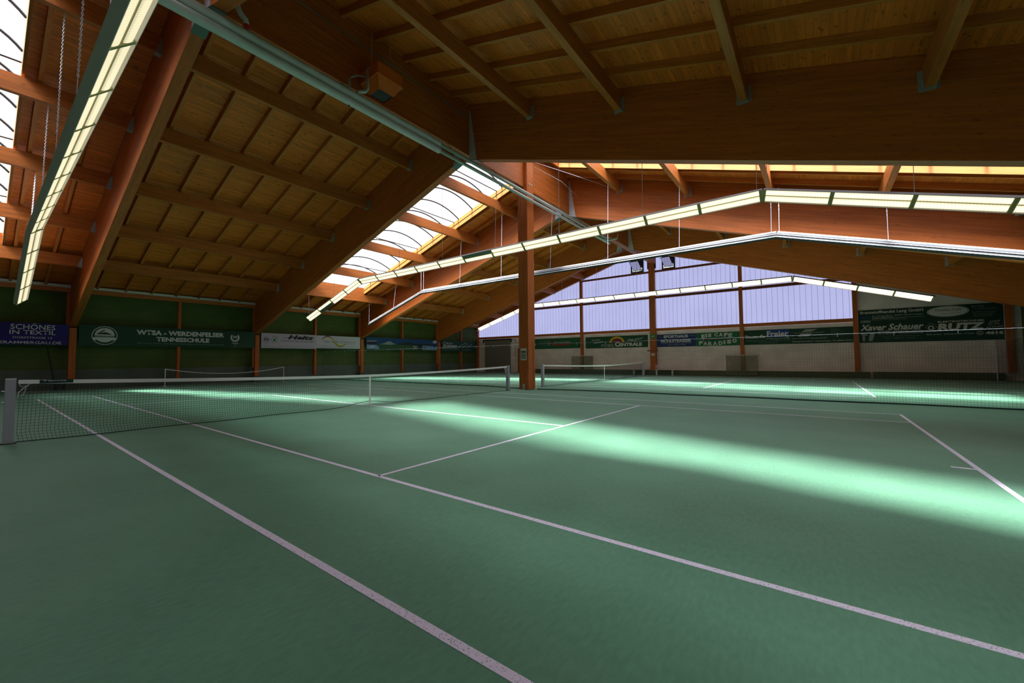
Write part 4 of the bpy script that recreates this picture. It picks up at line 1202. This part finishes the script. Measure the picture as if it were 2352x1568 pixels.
F.text('Freier', 1.34, h*.52, 2.54, h*.90, WT, r, .03, d=.006); F.text('Baustoffe', .08, h*.44, 1.24, h*.66, WT, r, .02)
F.text('Ihr Partner Bauen und Wohnen', 1.30, h*.36, 2.62, h*.43, WT, r); F.text('82487 Bad Kohlgrub · Tel. 08845 / 74120', .10, h*.22, 2.62, h*.29, WD, r); F.text('www.baustoffe-freier.de', .85, h*.10, 1.95, h*.16, WD, r)
place_empty(r, (7.6, 25.1, 2.16))
r, F, w, h = banner_back(8.99, 12.02, 2.16, 3.14, (.003, .042, .022), 'dark green banner with grey slanted emblem beside the brown corner post')
GY = flat('grey_print', (.34, .36, .36))
F.poly([(.48, h*.76), (.70, h*.93), (1.32, h*.93), (.98, h*.76)], GY, r, 'slanted_emblem'); F.poly([(.28, h*.46), (.44, h*.66), (1.02, h*.66), (.86, h*.46)], GY, r, 'slanted_emblem')
F.poly([(.02, h*.67), (1.70, h*.67), (1.70, h*.74), (.02, h*.74)], flat('name_strip', (.02, .07, .04)), r, 'name_strip', d=.004); F.text('Bauunternehmung GmbH', .10, h*.68, 1.6, h*.73, WT, r, d=.006)
F.text('Ing.- Holz- und Fertigbaugesellschaft', .04, h*.30, 1.78, h*.38, WT, r); F.text('Rottenbucherstraße 6 - Unterammergau - Tel. (08822) 9224-0', .02, h*.08, 2.98, h*.19, WT, r, .01)
for q, t in enumerate(('Neubau', 'Umbau', 'Planung', 'Statik', 'Holzbau', 'Zimmerei')):
    F.text(t, 1.98, h*(.86 - q*.085), 2.35 + .12*(q % 3), h*(.90 - q*.085), WD, r)
place_empty(r, (10.5, 25.1, 2.16))
r, F, w, h = banner_back(12.29, 18.0, 2.12, 4.07, (.003, .040, .026), 'double-height dark green banner with several white firm names')
F.text('Brennstoffhandel Lang GmbH', .08, h*.85, 2.78, h*.965, WT, r, .02); F.text('St. Lukasstraße 2 . 82487 Oberammergau', .62, h*.775, 2.76, h*.815, WT, r); F.text('Telefon 08822/3529', .62, h*.735, 1.55, h*.765, WT, r)
F.poly([(.62, h*.715), (2.78, h*.725), (2.78, h*.73), (.62, h*.722)], WT, r, 'line'); F.text('Partner der OMV Deutschland GmbH', .62, h*.67, 2.10, h*.70, WD, r)
F.poly([(.07, h*.745), (.55, h*.745), (.55, h*.785), (.07, h*.785)], flat('blue_mark', (.01, .05, .32)), r, 'blue_mark'); F.text('OMV', .08, h*.60, .55, h*.68, WT, r)
F.text('Xaver Schauer', .05, h*.36, 2.72, h*.55, WT, r, .03, slant=.25)
F.text('Sanitär · Heizung · Solar,', .90, h*.315, 2.72, h*.355, WT, r, .01); F.text('Spenglerei · Kundendienst', .85, h*.235, 2.75, h*.285, WT, r, .01); F.text('Dorfstraße 8 · 82487 Oberammergau', 1.0, h*.16, 2.6, h*.19, WD, r); F.text('Tel. 08822 6353', 1.1, h*.10, 2.4, h*.13, WD, r)
F.poly([(.08, h*.29), (.38, h*.26), (.38, h*.21), (.26, h*.22), (.26, h*.05), (.14, h*.05), (.14, h*.22), (.08, h*.24)], GY, r, 'figure_outline'); F.poly([(.42, h*.05), (.58, h*.05), (.72, h*.28), (.50, h*.30)], GY, r, 'figure_outline')
F.disc(3.72, h*.83, .80, h*.155, WT, r, 'oval_ground', d=.003, seg=48); F.ring(3.72, h*.83, .77, h*.148, .022, flat('oval_line', (.02, .10, .07)), r, 'oval_line', d=.005); 
DGm = flat('dark_script', (.02, .07, .05))
F.text('Theater-Café', 3.20, h*.84, 4.24, h*.91, DGm, r, d=.006, slant=.2); F.text('im Theatergebäude', 3.26, h*.745, 4.22, h*.775, DGm, r, d=.006, rise=h*.015)
F.text('Ihr Café', 4.62, h*.90, 5.05, h*.95, WD, r, slant=.2); F.text('in Oberammergau', 4.72, h*.835, 5.50, h*.875, WD, r, slant=.2); F.text('Konditorei · Eisterrasse', 4.65, h*.755, 5.45, h*.785, WD, r); F.text('Othmar-Weis-Straße 3', 4.65, h*.70, 5.40, h*.73, WD, r); F.text('Telefon 0 88 22 / 15 15', 4.65, h*.645, 5.32, h*.675, WD, r)
F.text('ELEKTROTECHNIK', 3.32, h*.515, 5.05, h*.565, WT, r, .03); F.text('RUTZ', 3.30, h*.29, 5.00, h*.49, WT, r, .055, slant=.15)
F.ring(3.06, h*.40, .25, h*.13, .02, GY, r, 'emblem_box', seg=4); F.poly([(2.85, h*.275), (3.26, h*.275), (3.26, h*.295), (2.85, h*.295)], WT, r, 'emblem_line'); F.ring(3.05, h*.38, .12, h*.065, .05, WT, r, 'plug_emblem')
F.text('Elektroartikel · Gebäudetechnik · E-Check', 2.86, h*.175, 4.66, h*.215, WT, r); F.ring(4.86, h*.20, .12, h*.06, .02, WT, r, 'phone_ring'); F.text('C', 4.80, h*.17, 4.92, h*.23, WT, r, .02)
F.text('4616', 5.06, h*.15, 5.68, h*.235, WT, r, .06); F.text('immer', 5.22, h*.46, 5.60, h*.52, WT, r, rise=h*.03, slant=.2); F.text('für Sie', 5.15, h*.40, 5.55, h*.45, WT, r, rise=h*.02, slant=.2); F.text('auf Draht!', 5.08, h*.31, 5.66, h*.37, WT, r, rise=h*.03, slant=.2)
place_empty(r, (15.1, 25.1, 2.12))
# round green sign on the middle post
root = empty('round_sign')
F = Face((.05, 24.895, 3.0), (1, 0, 0), (0, 0, 1), (0, -1, 0))
F.disc(0, 0, .20, .20, flat('sign_green', (.02, .26, .08)), root, 'sign_disc', d=.012, seg=28)
F.poly([(-.10, -.02), (.02, -.02), (.02, -.07), (.11, .0), (.02, .07), (.02, .02), (-.10, .02)], flat('pale_green', (.45, .6, .5)), root, 'arrow', d=.016)
place_empty(root, (.05, 24.89, 2.8)); tag(root, 'round green sign on the middle gable post', 'sign')
# steel junction boxes with bracing rods behind the second strip light
for (x, y, z) in ((-8.6, 15.0, 7.05), (-12.9, 14.9, 5.75)): pass
